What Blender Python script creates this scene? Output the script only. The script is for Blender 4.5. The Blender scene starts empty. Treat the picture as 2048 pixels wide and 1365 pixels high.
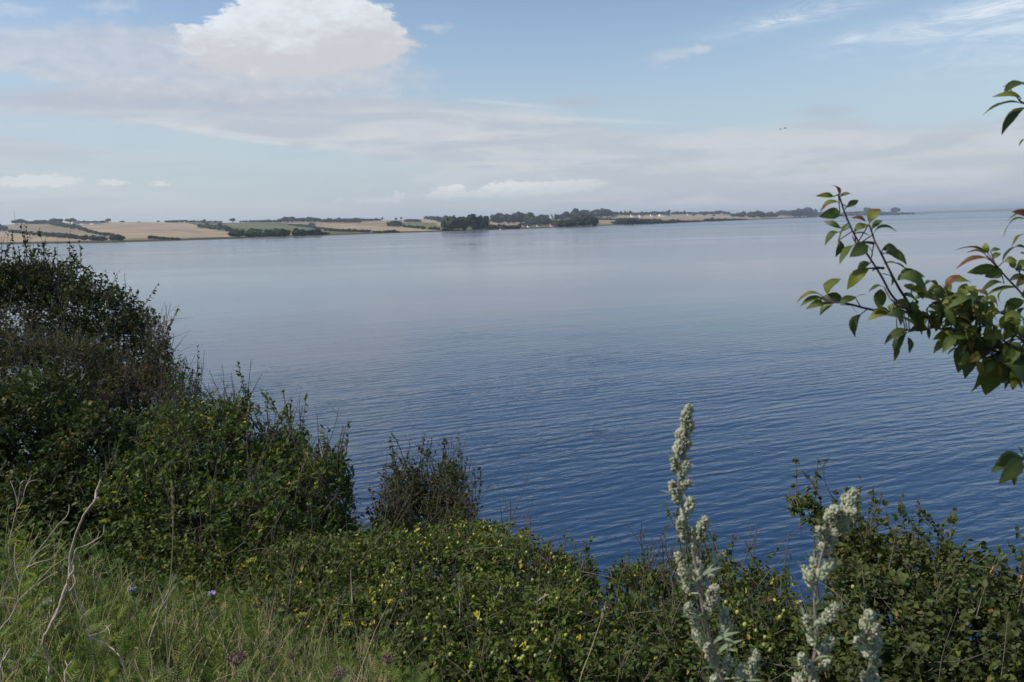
import bpy, math, random
import numpy as np
from mathutils import Vector, Matrix

rng = np.random.default_rng(7)
random.seed(7)
scene = bpy.context.scene
COL = scene.collection

# ------------------------------------------------------------------ camera
F = 1593.0; CX, CY = 1024.0, 682.5; EYE = 6.5
PITCH = math.radians(-8.37); ROLL = math.radians(1.51)
fw = np.array([0, math.cos(PITCH), math.sin(PITCH)])
up0 = np.array([0, -math.sin(PITCH), math.cos(PITCH)])
r0 = np.array([1.0, 0, 0])
RT = math.cos(ROLL) * r0 - math.sin(ROLL) * up0
UP = math.cos(ROLL) * up0 + math.sin(ROLL) * r0
CAM = np.array([0, 0, EYE])
cd = bpy.data.cameras.new('camera'); cam = bpy.data.objects.new('camera', cd); COL.objects.link(cam)
M = Matrix.Identity(4)
for i in range(3):
    M[i][0] = RT[i]; M[i][1] = UP[i]; M[i][2] = -fw[i]; M[i][3] = CAM[i]
cam.matrix_world = M
cd.sensor_width = 36; cd.lens = 36 * F / 2048
cd.clip_start = 0.05; cd.clip_end = 90000
cd.dof.use_dof = True; cd.dof.focus_distance = 9.0; cd.dof.aperture_fstop = 14.0
scene.camera = cam

def ray(u, v):
    return RT * ((u - CX) / F) + UP * ((CY - v) / F) + fw
def at(u, v, Y):
    d = ray(u, v); return CAM + d * (Y / d[1])
def azel(u, v):
    d = ray(u, v); d = d / np.linalg.norm(d)
    return math.atan2(d[0], d[1]), math.asin(d[2])
def vhor(u):
    return 475 - 0.0264 * u

# ------------------------------------------------------------------ light
SUN_AZ, SUN_EL = math.radians(-100), math.radians(44)
S = Vector((math.sin(SUN_AZ) * math.cos(SUN_EL), math.cos(SUN_AZ) * math.cos(SUN_EL), math.sin(SUN_EL)))
sd = bpy.data.lights.new('sun', 'SUN'); sd.energy = 3.6; sd.angle = math.radians(0.6); sd.color = (1.0, 0.95, 0.87)
so = bpy.data.objects.new('sun', sd); COL.objects.link(so)
so.rotation_euler = S.to_track_quat('Z', 'Y').to_euler()
vs = scene.view_settings
vs.view_transform = 'Standard'; vs.look = 'None'; vs.exposure = 0.16; vs.gamma = 1.0; vs.use_curve_mapping = False
scene.render.engine = 'CYCLES'
cy = scene.cycles
cy.use_denoising = True
try:
    cy.denoiser = 'OPENIMAGEDENOISE'; cy.denoising_prefilter = 'ACCURATE'
except Exception:
    pass
cy.max_bounces = 6; cy.diffuse_bounces = 3; cy.glossy_bounces = 2; cy.transmission_bounces = 3
cy.volume_bounces = 0; cy.transparent_max_bounces = 4; cy.caustics_reflective = False; cy.caustics_refractive = False

# ------------------------------------------------------------------ node helper
class NT:
    def __init__(s, tree): s.t = tree; s.n = tree.nodes; s.l = tree.links
    def new(s, typ, **kw):
        n = s.n.new(typ)
        for k, v in kw.items(): setattr(n, k, v)
        return n
    def put(s, sock, val):
        if hasattr(val, 'is_output'): s.l.new(val, sock)
        elif isinstance(val, (tuple, list)) and len(val) == 3 and sock.type == 'RGBA': sock.default_value = (*val, 1)
        else: sock.default_value = val
    def m(s, op, a, b=None, c=None, clamp=False):
        n = s.new('ShaderNodeMath', operation=op); n.use_clamp = clamp
        s.put(n.inputs[0], a)
        if b is not None: s.put(n.inputs[1], b)
        if c is not None: s.put(n.inputs[2], c)
        return n.outputs[0]
    def ss(s, x, lo, hi, a=0.0, b=1.0):
        n = s.new('ShaderNodeMapRange', interpolation_type='SMOOTHSTEP')
        for i, v in enumerate((x, lo, hi, a, b)): s.put(n.inputs[i], v)
        return n.outputs[0]
    def lin(s, x, lo, hi, a=0.0, b=1.0):
        n = s.new('ShaderNodeMapRange')
        for i, v in enumerate((x, lo, hi, a, b)): s.put(n.inputs[i], v)
        return n.outputs[0]
    def noise(s, vec, scale, detail=4.0, rough=0.55, dist=0.0):
        n = s.new('ShaderNodeTexNoise')
        if vec is not None: s.l.new(vec, n.inputs['Vector'])
        n.inputs['Scale'].default_value = scale; n.inputs['Detail'].default_value = detail
        n.inputs['Roughness'].default_value = rough; n.inputs['Distortion'].default_value = dist
        return n.outputs['Fac']
    def mix(s, f, a, b, blend='MIX'):
        n = s.new('ShaderNodeMix', data_type='RGBA', blend_type=blend)
        s.put(n.inputs[0], f); s.put(n.inputs[6], a); s.put(n.inputs[7], b)
        return n.outputs[2]
    def vmul(s, vec, k):
        n = s.new('ShaderNodeVectorMath', operation='MULTIPLY'); s.l.new(vec, n.inputs[0]); n.inputs[1].default_value = k
        return n.outputs[0]
    def xyz(s, x, y, z=0.0):
        n = s.new('ShaderNodeCombineXYZ'); s.put(n.inputs[0], x); s.put(n.inputs[1], y); s.put(n.inputs[2], z); return n.outputs[0]
    def ramp(s, fac, stops):
        n = s.new('ShaderNodeValToRGB'); s.put(n.inputs[0], fac)
        e = n.color_ramp.elements
        while len(e) > 1: e.remove(e[-1])
        e[0].position = stops[0][0]; e[0].color = (*stops[0][1], 1)
        for p, c in stops[1:]:
            x = e.new(p); x.color = (*c, 1)
        return n.outputs[0]

def lin3(r, g, b):
    f = lambda c: (c / 255 / 12.92) if c / 255 <= 0.04045 else ((c / 255 + 0.055) / 1.055) ** 2.4
    return (f(r), f(g), f(b))

# ------------------------------------------------------------------ sky
SKY_S = 0.122
w = bpy.data.worlds.new('World'); scene.world = w; w.use_nodes = True
N = NT(w.node_tree); N.n.clear()
tc = N.new('ShaderNodeTexCoord').outputs['Generated']
sp = N.new('ShaderNodeSeparateXYZ'); N.l.new(tc, sp.inputs[0])
AZ = N.m('ARCTAN2', sp.outputs[0], sp.outputs[1]); EL = N.m('ARCSINE', sp.outputs[2])
sky = N.new('ShaderNodeTexSky', sky_type='NISHITA')
sky.sun_disc = False; sky.sun_elevation = SUN_EL; sky.sun_rotation = SUN_AZ
sky.altitude = 10; sky.air_density = 1.0; sky.dust_density = 0.6; sky.ozone_density = 1.2
base = N.mix(1.0, sky.outputs[0], (SKY_S, SKY_S, SKY_S), 'MULTIPLY')
flat = N.xyz(AZ, N.m('MULTIPLY', EL, 2.2))
big = N.noise(flat, 14, 6, 0.6, 0.4)
mid = N.noise(flat, 38, 6, 0.62, 0.3)
fine = N.noise(flat, 90, 5, 0.65)
str_vec = N.xyz(N.m('MULTIPLY', AZ, 1.0), N.m('MULTIPLY', EL, 7.0))
streak = N.noise(str_vec, 5, 6, 0.6, 0.6)
streak2 = N.noise(N.xyz(N.m('ADD', AZ, 7.0), N.m('MULTIPLY', EL, 9.0)), 2.6, 5, 0.55, 0.5)
big0 = N.m('SUBTRACT', big, 0.5); mid0 = N.m('SUBTRACT', mid, 0.5); fine0 = N.m('SUBTRACT', fine, 0.5)

def ncol(vec, scale, detail, rough):
    n = N.new('ShaderNodeTexNoise'); N.l.new(vec, n.inputs['Vector'])
    n.inputs['Scale'].default_value = scale; n.inputs['Detail'].default_value = detail; n.inputs['Roughness'].default_value = rough
    q = N.new('ShaderNodeSeparateColor'); N.l.new(n.outputs['Color'], q.inputs[0])
    return N.m('SUBTRACT', q.outputs[0], .5), N.m('SUBTRACT', q.outputs[1], .5)
wa, wb = ncol(flat, 22, 7, .62)
AZW = N.m('ADD', AZ, N.m('MULTIPLY', wa, 0.050)); ELW = N.m('ADD', EL, N.m('MULTIPLY', wb, 0.036))
wc, wd = ncol(flat, 110, 5, .66)
AZF = N.m('ADD', AZ, N.m('MULTIPLY', wc, 0.034)); ELF = N.m('ADD', EL, N.m('MULTIPLY', wd, 0.017))
CO = [AZ, EL]
def blob(u, v, ru, rv, ang=0.0, amp=1.0):
    a, e = azel(u, v)
    dx = N.m('SUBTRACT', CO[0], a); dy = N.m('SUBTRACT', CO[1], e)
    if ang:
        c, s_ = math.cos(ang), math.sin(ang)
        rx = N.m('ADD', N.m('MULTIPLY', dx, c), N.m('MULTIPLY', dy, s_))
        ry = N.m('SUBTRACT', N.m('MULTIPLY', dy, c), N.m('MULTIPLY', dx, s_))
    else: rx, ry = dx, dy
    qx = N.m('MULTIPLY', rx, F / ru); qy = N.m('MULTIPLY', ry, F / rv)
    q = N.m('ADD', N.m('MULTIPLY', qx, qx), N.m('MULTIPLY', qy, qy))
    return N.m('MULTIPLY', N.m('EXPONENT', N.m('MULTIPLY', q, -1.0)), amp)
def field(bl):
    f = blob(*bl[0])
    for b in bl[1:]: f = N.m('ADD', f, blob(*b))
    return f
col = base
# pale veil low over the horizon
veil = N.ss(EL, 0.30, -0.01, 0.0, 0.80)
veil = N.m('ADD', veil, N.m('MULTIPLY', N.m('SUBTRACT', streak2, 0.5), 0.25), clamp=True)
col = N.mix(veil, col, lin3(173, 188, 199))
# broad layer of thin grey-white cloud: upper edge follows a curve over azimuth
fc = N.new('ShaderNodeFloatCurve')
N.l.new(N.lin(AZ, -0.8, 0.8), fc.inputs['Value'])
edge_pts = [(-300, 200), (0, 172), (300, 150), (620, 172), (900, 192), (1100, 208), (1250, 246), (1400, 248), (1560, 240), (1660, 214), (1800, 250), (1950, 235), (2048, 205), (2300, 160)]
cv = fc.mapping.curves[0]
pts = []
for (u, v) in edge_pts:
    a, e = azel(u, v); pts.append(((a + 0.8) / 1.6, e / 0.3))
pts = [(0, pts[0][1])] + pts + [(1, pts[-1][1])]
cv.points[0].location = pts[0]; cv.points[1].location = pts[-1]
for p in pts[1:-1]: cv.points.new(*p)
fc.mapping.update()
eedge = N.m('MULTIPLY', fc.outputs[0], 0.3)
dd = N.m('SUBTRACT', eedge, EL)
dd = N.m('ADD', dd, N.m('ADD', N.m('MULTIPLY', big0, 0.03), N.m('MULTIPLY', mid0, 0.012)))
lay = N.ss(dd, -0.006, 0.022)
lay = N.m('MULTIPLY', lay, N.ss(dd, 0.16, 0.07, 0.35, 1.0))
# clearer strip on the left under the layer
clear = N.m('ADD', field([(120, 262, 330, 26, -0.10), (520, 300, 260, 16, -0.12), (350, 345, 600, 30, 0.0, 0.7), (600, 395, 600, 26, 0.0, 0.5)]), N.m('MULTIPLY', big0, 0.8))
lay = N.m('MULTIPLY', lay, N.ss(clear, 0.1, 0.9, 1.0, 0.25))
lay = N.m('MULTIPLY', lay, N.lin(streak, 0.3, 0.62, 0.75, 1.0))
lcol = N.mix(N.ss(N.m('ADD', streak, N.m('MULTIPLY', mid0, 0.2)), 0.38, 0.62), lin3(181, 187, 197), lin3(199, 202, 207))
col = N.mix(N.m('MULTIPLY', lay, 0.88), col, lcol)
# thin bright rims and grey lenses in the layer
rim = N.m('ADD', field([(420, 262, 150, 6, -0.13), (560, 285, 150, 7, -0.1), (1010, 207, 120, 5, -0.10), (1180, 240, 170, 6, -0.08), (850, 275, 200, 14), (1000, 335, 200, 14)]), N.m('MULTIPLY', mid0, 0.7))
col = N.mix(N.ss(rim, 0.25, 1.1, 0, 0.38), col, lin3(212, 213, 212))
lens = N.m('ADD', field([(600, 290, 42, 11), (790, 316, 55, 8), (640, 205, 330, 16), (1650, 222, 75, 16), (950, 290, 230, 9, 0.05), (1160, 205, 80, 14), (960, 334, 60, 5), (150, 200, 260, 22)]), N.m('MULTIPLY', mid0, 0.7))
col = N.mix(N.ss(lens, 0.35, 1.1, 0, 0.6), col, lin3(172, 180, 194))
# the long grey shelf left of the big cumulus
shelf = N.m('ADD', field([(150, 105, 230, 42), (330, 110, 150, 50), (440, 150, 260, 36), (240, 150, 240, 24, -0.12), (690, 160, 180, 30)]), N.m('ADD', N.m('MULTIPLY', mid0, 0.9), N.m('MULTIPLY', big0, 0.8)))
col = N.mix(N.ss(shelf, 0.25, 1.1, 0, 0.68), col, N.mix(N.lin(mid, 0.35, 0.65), lin3(184, 188, 198), lin3(200, 202, 208)))
# big cumulus
CO[:] = [AZW, ELW]
cum = field([(505, 60, 75, 42), (600, 40, 80, 48), (690, 38, 75, 42), (755, 72, 55, 40), (430, 95, 60, 34), (560, 110, 160, 42), (700, 115, 130, 42), (520, 145, 130, 26), (620, -5, 60, 30), (545, 12, 40, 24)])
cum = N.m('ADD', cum, N.m('ADD', N.m('MULTIPLY', mid0, 0.9), N.m('MULTIPLY', fine0, 0.7)))
eb = azel(590, 100)[1]
softb = N.ss(EL, azel(560, 170)[1], azel(560, 60)[1], 1.7, 0.34)
cmask = N.ss(cum, 0.40, N.m('ADD', 0.40, softb))
hgt = N.m('ADD', N.m('SUBTRACT', EL, eb), N.m('MULTIPLY', N.m('ADD', mid0, fine0), 0.035))
tilt = N.m('MULTIPLY', N.m('SUBTRACT', AZ, azel(600, 60)[0]), -0.16)
shade = N.ss(N.m('ADD', N.m('ADD', hgt, tilt), N.m('ADD', N.m('MULTIPLY', wb, 0.13), N.m('MULTIPLY', fine0, .018))), -0.016, 0.060)
ccol = N.mix(shade, lin3(196, 197, 203), lin3(218, 224, 231))
col = N.mix(cmask, col, ccol)
# small fair-weather clouds
sm = field([(20, 18, 70, 14), (230, 8, 60, 18), (875, 50, 38, 12), (1345, 112, 60, 18, 0.08), (1400, 100, 22, 12)])
sm = N.m('ADD', sm, N.m('ADD', N.m('MULTIPLY', mid0, 1.0), N.m('MULTIPLY', fine0, 0.9)))
col = N.mix(N.ss(sm, 0.3, 1.3, 0, 0.5), col, lin3(203, 207, 214))
CO[:] = [AZF, ELF]
low = field([(20, 364, 40, 10), (75, 360, 34, 11), (130, 362, 30, 9), (225, 366, 26, 8), (320, 368, 20, 6), (675, 402, 14, 5), (720, 404, 20, 5), (792, 393, 14, 10), (770, 402, 34, 5),
             (885, 384, 26, 13), (915, 378, 16, 9), (985, 378, 24, 12), (1020, 374, 26, 13), (1065, 374, 34, 11), (1125, 370, 36, 11), (1185, 368, 30, 10), (900, 392, 60, 6), (1060, 386, 120, 7)])
low = N.m('ADD', low, N.m('ADD', N.m('MULTIPLY', mid0, 0.5), N.m('MULTIPLY', fine0, 0.9)))
lfade = N.lin(AZ, azel(1000, 370)[0], azel(1250, 370)[0], 0.9, 0.3)
lfade = N.m('MULTIPLY', lfade, N.lin(AZ, azel(300, 370)[0], azel(950, 370)[0], 0.62, 1.05))
lcol2 = N.mix(N.ss(N.m('ADD', EL, N.m('MULTIPLY', fine0, 0.02)), azel(900, 398)[1], azel(900, 368)[1]), lin3(196, 202, 208), lin3(220, 222, 223))
col = N.mix(N.m('MULTIPLY', N.ss(low, 0.38, 0.8), lfade), col, lcol2)
CO[:] = [AZ, EL]
# cirrus streaks top right
ci_vec = N.new('ShaderNodeMapping'); ci_vec.inputs['Rotation'].default_value = (0, 0, -0.16); ci_vec.inputs['Scale'].default_value = (4, 22, 1)
N.l.new(N.xyz(AZ, EL), ci_vec.inputs['Vector'])
cin = N.noise(ci_vec.outputs[0], 3.2, 8, 0.68, 1.2)
ci = field([(1620, 25, 150, 17, 0.13), (1930, 42, 190, 26, 0.10), (2040, 15, 120, 30, 0.1), (1690, 80, 26, 7, 0.1), (1560, 42, 40, 5, 0.1), (2200, 60, 200, 40, 0.1)])
ci = N.m('MULTIPLY', ci, N.ss(cin, 0.36, 0.66, 0.12, 1.0))
col = N.mix(N.m('MULTIPLY', ci, 0.58, clamp=True), col, lin3(218, 226, 236))
# unseen broken cloud above the frame, added for whiter ambient light and water reflections
ov = N.noise(N.vmul(tc, (1.0, 1.0, 1.6)), 2.1, 7, 0.58, 0.5)
ovm = N.m('MULTIPLY', N.ss(ov, 0.50, 0.66), N.ss(EL, 0.34, 0.55))
col = N.mix(N.m('MULTIPLY', ovm, 0.75), col, lin3(205, 208, 214))
# below the horizon
bg = N.new('ShaderNodeBackground'); N.l.new(col, bg.inputs[0]); bg.inputs[1].default_value = 1.0
ow = N.new('ShaderNodeOutputWorld'); N.l.new(bg.outputs[0], ow.inputs[0])
w.cycles.sampling_method = 'MANUAL'; w.cycles.sample_map_resolution = 512

# ------------------------------------------------------------------ object helpers
def tag(o, label=None, cat=None, group=None, kind=None):
    if label: o['label'] = label
    if cat: o['category'] = cat
    if group: o['group'] = group
    if kind: o['kind'] = kind
    return o
def empty(name, loc):
    o = bpy.data.objects.new(name, None); COL.objects.link(o); o.location = tuple(float(c) for c in loc); o.empty_display_size = 0.1
    return o
class Geo:
    """collects vertex / face arrays and a tint per vertex"""
    def __init__(s): s.V = []; s.Q = []; s.T = []; s.C = []; s.n = 0
    def add(s, v, quads=None, tris=None, tint=0.5):
        v = np.asarray(v, float).reshape(-1, 3)
        if quads is not None and len(quads): s.Q.append(np.asarray(quads, np.int64).reshape(-1, 4) + s.n)
        if tris is not None and len(tris): s.T.append(np.asarray(tris, np.int64).reshape(-1, 3) + s.n)
        t = np.asarray(tint, float)
        s.C.append(np.full(len(v), float(t)) if t.ndim == 0 else t.reshape(-1))
        s.V.append(v); s.n += len(v)
    def build(s, name, mat, parent=None, origin=None, smooth=False):
        me = bpy.data.meshes.new(name)
        V = np.concatenate(s.V) if s.V else np.zeros((0, 3))
        off = np.zeros(3) if origin is None else np.asarray(origin, float)
        V = V - off
        q = np.concatenate(s.Q) if s.Q else np.zeros((0, 4), np.int64)
        t = np.concatenate(s.T) if s.T else np.zeros((0, 3), np.int64)
        me.vertices.add(len(V)); me.vertices.foreach_set('co', V.astype(np.float32).ravel())
        loops = np.concatenate([q.ravel(), t.ravel()]).astype(np.int32)
        starts = np.concatenate([np.arange(len(q)) * 4, len(q) * 4 + np.arange(len(t)) * 3]).astype(np.int32)
        me.loops.add(len(loops)); me.loops.foreach_set('vertex_index', loops)
        me.polygons.add(len(starts)); me.polygons.foreach_set('loop_start', starts)
        a = me.attributes.new('tint', 'FLOAT', 'POINT'); a.data.foreach_set('value', np.concatenate(s.C).astype(np.float32))
        me.update(calc_edges=True)
        if smooth: me.polygons.foreach_set('use_smooth', np.ones(len(starts), bool))
        if mat: me.materials.append(mat)
        o = bpy.data.objects.new(name, me); COL.objects.link(o)
        if parent is not None: o.parent = parent
        elif origin is not None: o.location = tuple(float(c) for c in off)
        return o

def unit(v): return v / np.maximum(np.linalg.norm(v, axis=-1, keepdims=True), 1e-9)
def frames(P):
    """(N,K,3) -> two normals per point"""
    T = np.gradient(P, axis=1); T = unit(T)
    ref = np.zeros_like(T); ref[..., 0] = 1.0
    bad = np.abs(T[..., 0]) > 0.85
    ref[bad] = (0, 1, 0)
    # one reference per polyline keeps the tube from twisting
    ref[:] = ref[:, :1]
    A = unit(np.cross(T, ref)); B = np.cross(T, A)
    return A, B
def tubes(g, P, R, sides=4, tint=0.5):
    P = np.asarray(P, float); R = np.asarray(R, float)
    if P.ndim == 2: P = P[None]; R = R[None]
    n, k, _ = P.shape
    A, B = frames(P)
    ang = np.arange(sides) * 2 * math.pi / sides
    V = P[:, :, None] + R[:, :, None, None] * (np.cos(ang)[None, None, :, None] * A[:, :, None] + np.sin(ang)[None, None, :, None] * B[:, :, None])
    idx = np.arange(n * k * sides).reshape(n, k, sides)
    a = idx[:, :-1]; b = idx[:, 1:]
    Q = np.stack([a, np.roll(a, -1, 2), np.roll(b, -1, 2), b], -1).reshape(-1, 4)
    t = np.asarray(tint, float)
    if t.ndim: t = np.repeat(t.reshape(n), k * sides)
    g.add(V.reshape(-1, 3), quads=Q, tint=t)
def poly_tube(g, pts, r0_, r1_, sides=6, sub=4, tint=0.5, jit=0.0):
    P = spline(pts, sub)
    if jit: P[1:-1] += rng.normal(0, jit, (len(P) - 2, 3))
    al = np.r_[0, np.cumsum(np.linalg.norm(np.diff(P, axis=0), axis=1))]
    R = r0_ + (r1_ - r0_) * al / al[-1]
    tubes(g, P, R, sides, tint)
    # closed end
    return P
def spline(pts, sub=4):
    p = np.asarray(pts, float)
    if len(p) < 3:
        t = np.linspace(0, 1, sub + 1)[:, None]; return p[0] * (1 - t) + p[-1] * t
    sg = np.diff(p, axis=0); ln = np.linalg.norm(sg, axis=1, keepdims=True) + 1e-9; u_ = sg / ln
    T = np.vstack([u_[:1], (u_[1:] + u_[:-1]) / 2, u_[-1:]])
    out = []
    for i in range(len(p) - 1):
        L_ = ln[i, 0]
        for t in np.linspace(0, 1, sub, endpoint=False):
            h00 = 2 * t ** 3 - 3 * t * t + 1; h10 = t ** 3 - 2 * t * t + t; h01 = 1 - h00; h11 = t ** 3 - t * t
            out.append(h00 * p[i] + h10 * L_ * T[i] + h01 * p[i + 1] + h11 * L_ * T[i + 1])
    out.append(p[-1]); return np.array(out)

# simple oval leaf: 6 verts, two quads folded on the midrib
def leaves(g, P, D, Nn, L, W, tint, fold=0.25, droop=0.15):
    P = np.asarray(P); n = len(P)
    D = unit(D); B = unit(np.cross(D, Nn)); Nn = np.cross(B, D)
    L = np.broadcast_to(L, n)[:, None]; W = np.broadcast_to(W, n)[:, None]
    tip = P + D * L - Nn * L * droop
    m = lambda s, side, h: P + D * L * s + B * side * W * h + Nn * (W * fold * h - L * droop * s * s)
    V = np.stack([P, m(.30, -1, .48), m(.68, -1, .40), tip, m(.68, 1, .40), m(.30, 1, .48)], 1)
    base_ = np.arange(n)[:, None] * 6
    Q = np.concatenate([base_ + np.array([0, 3, 2, 1]), base_ + np.array([0, 5, 4, 3])])
    g.add(V.reshape(-1, 3), quads=Q, tint=np.repeat(np.broadcast_to(tint, n), 6))
def rdir(n):
    v = rng.normal(size=(n, 3)); return unit(v)

# ------------------------------------------------------------------ materials
def new_mat(name):
    m = bpy.data.materials.new(name); m.use_nodes = True
    t = NT(m.node_tree); t.n.clear()
    out = t.new('ShaderNodeOutputMaterial')
    return m, t, out
def leaf_mat(name, stops, rough=0.5, trans=0.3, spec=0.4):
    m, t, out = new_mat(name)
    a = t.new('ShaderNodeAttribute', attribute_name='tint')
    c = t.ramp(a.outputs['Fac'], stops)
    p = t.new('ShaderNodeBsdfPrincipled'); t.l.new(c, p.inputs['Base Color'])
    p.inputs['Roughness'].default_value = rough; p.inputs['Specular IOR Level'].default_value = spec
    if trans > 0:
        tr = t.new('ShaderNodeBsdfTranslucent')
        t.l.new(t.mix(1.0, c, (1.25, 1.25, 0.55), 'MULTIPLY'), tr.inputs[0])
        mx = t.new('ShaderNodeMixShader'); mx.inputs[0].default_value = trans
        t.l.new(p.outputs[0], mx.inputs[1]); t.l.new(tr.outputs[0], mx.inputs[2])
        t.l.new(mx.outputs[0], out.inputs[0])
    else: t.l.new(p.outputs[0], out.inputs[0])
    return m
def simple_mat(name, c1, c2, scale=20, rough=0.8, bump=0.0):
    m, t, out = new_mat(name)
    tcn = t.new('ShaderNodeTexCoord').outputs['Object']
    n = t.noise(tcn, scale, 5, 0.6)
    a = t.new('ShaderNodeAttribute', attribute_name='tint')
    p = t.new('ShaderNodeBsdfPrincipled')
    k = t.m('ADD', t.m('MULTIPLY', t.lin(n, 0.3, 0.7), 0.6), t.m('MULTIPLY', a.outputs['Fac'], 0.4))
    t.l.new(t.mix(k, c1, c2), p.inputs['Base Color'])
    p.inputs['Roughness'].default_value = rough; p.inputs['Specular IOR Level'].default_value = 0.25
    if bump:
        b = t.new('ShaderNodeBump'); b.inputs['Strength'].default_value = bump; b.inputs['Distance'].default_value = 0.01
        t.l.new(n, b.inputs['Height']); t.l.new(b.outputs[0], p.inputs['Normal'])
    t.l.new(p.outputs[0], out.inputs[0]); return m

MT = {}
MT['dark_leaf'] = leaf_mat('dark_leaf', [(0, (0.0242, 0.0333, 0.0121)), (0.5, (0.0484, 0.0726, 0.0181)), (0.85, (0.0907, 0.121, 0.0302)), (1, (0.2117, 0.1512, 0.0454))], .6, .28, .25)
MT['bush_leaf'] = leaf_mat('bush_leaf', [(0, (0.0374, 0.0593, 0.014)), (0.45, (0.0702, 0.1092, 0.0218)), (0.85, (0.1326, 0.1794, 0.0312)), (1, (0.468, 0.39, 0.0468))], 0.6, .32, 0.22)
MT['fruit_leaf'] = leaf_mat('fruit_leaf', [(0, (0.0416, 0.0624, 0.0149)), (0.45, (0.0817, 0.1158, 0.0223)), (0.86, (0.1485, 0.1857, 0.0297)), (0.94, (0.3861, 0.3564, 0.0446)), (1, (0.5643, 0.4455, 0.0446))], 0.6, .32, 0.22)
MT['round_leaf'] = leaf_mat('round_leaf', [(0, (0.0389, 0.054, 0.0151)), (0.5, (0.081, 0.1026, 0.0259)), (0.92, (0.1296, 0.1566, 0.0389)), (1, (0.1836, 0.1404, 0.0324))], .6, .3, .25)
MT['brown_leaf'] = leaf_mat('brown_leaf', [(0, (.07, .045, .03)), (.4, (.11, .075, .045)), (.55, (.06, .07, .025)), (.8, (.055, .08, .02)), (1, (.10, .12, .03))], .7, .28, .15)
MT['weed'] = leaf_mat('weed', [(0, (.055, .095, .026)), (.35, (.115, .17, .042)), (.7, (.20, .255, .06)), (.9, (.28, .29, .08)), (1, (.38, .30, .15))], .65, .38, .15)
MT['grass'] = leaf_mat('grass', [(0, (.07, .10, .03)), (.5, (.14, .16, .05)), (.68, (.30, .24, .13)), (1, (.52, .43, .28))], .7, .3, .1)
MT['plum_leaf'] = leaf_mat('plum_leaf', [(0, (0.04, 0.06, 0.0176)), (0.35, (0.084, 0.12, 0.028)), (0.6, (0.16, 0.188, 0.032)), (0.74, (0.216, 0.2, 0.04)), (0.84, (0.176, 0.096, 0.04)), (1, (0.16, 0.048, 0.04))], .5, .45, .3)
MT['grey_leaf'] = leaf_mat('grey_leaf', [(0, (.13, .16, .10)), (.5, (.20, .24, .15)), (1, (.34, .38, .27))], .75, .25, .1)
MT['bead'] = leaf_mat('bead', [(0, (0.1564, 0.184, 0.1012)), (0.4, (0.322, 0.3496, 0.23)), (0.75, (0.46, 0.46, 0.3404)), (1, (0.4784, 0.3864, 0.2944))], .9, .15, .05)
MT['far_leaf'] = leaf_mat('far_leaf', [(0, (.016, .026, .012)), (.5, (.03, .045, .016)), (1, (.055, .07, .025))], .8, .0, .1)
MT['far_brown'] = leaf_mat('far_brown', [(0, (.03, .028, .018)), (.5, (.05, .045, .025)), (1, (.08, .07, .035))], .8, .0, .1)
MT['bark'] = simple_mat('bark', (.035, .026, .022), (.09, .07, .055), 60, .85, .4)
MT['twig'] = simple_mat('twig', (.055, .045, .032), (.15, .125, .092), 40, .85)
MT['red_twig'] = simple_mat('red_twig', (.035, .018, .022), (.075, .04, .04), 60, .6)
MT['dead'] = simple_mat('dead', (.24, .18, .13), (.54, .45, .35), 50, .8, .4)
MT['mug_stem'] = simple_mat('mug_stem', (.16, .13, .12), (.28, .24, .22), 120, .7, .2)
MT['straw'] = simple_mat('straw', (.30, .24, .12), (.5, .42, .25), 60, .8)
MT['fruit'] = simple_mat('fruit', (.24, .28, .045), (.38, .38, .08), 60, .4)
MT['umbel'] = simple_mat('umbel', (.11, .075, .055), (.27, .19, .14), 200, .9)
MT['purple'] = simple_mat('purple', (.28, .24, .42), (.44, .38, .56), 200, .8)
MT['pink'] = simple_mat('pink', (.42, .28, .50), (.62, .46, .66), 200, .7)
MT['yellow'] = simple_mat('yellow', (.28, .27, .04), (.44, .40, .06), 200, .8)
MT['orange'] = simple_mat('orange', (.36, .14, .06), (.5, .22, .10), 100, .7)
MT['white_wall'] = simple_mat('white_wall', (.65, .63, .6), (.8, .78, .74), 0.3, .8)
MT['bright_wall'] = simple_mat('bright_wall', (.8, .8, .8), (.86, .86, .86), 0.3, .5)
MT['pink_wall'] = simple_mat('pink_wall', (.45, .28, .24), (.55, .36, .3), 0.3, .8)
MT['roof_tile'] = simple_mat('roof_tile', (.16, .09, .07), (.24, .14, .11), 0.3, .8)
MT['thatch'] = simple_mat('thatch', (.26, .21, .17), (.36, .3, .26), 0.3, .9)
MT['bird'] = simple_mat('bird', (.02, .02, .022), (.05, .05, .055), 30, .7)
MT['metal'] = simple_mat('metal', (.2, .2, .21), (.3, .3, .31), 1, .5)
MT['glass_dark'] = simple_mat('glass_dark', (.03, .035, .04), (.06, .06, .07), 1, .2)

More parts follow.
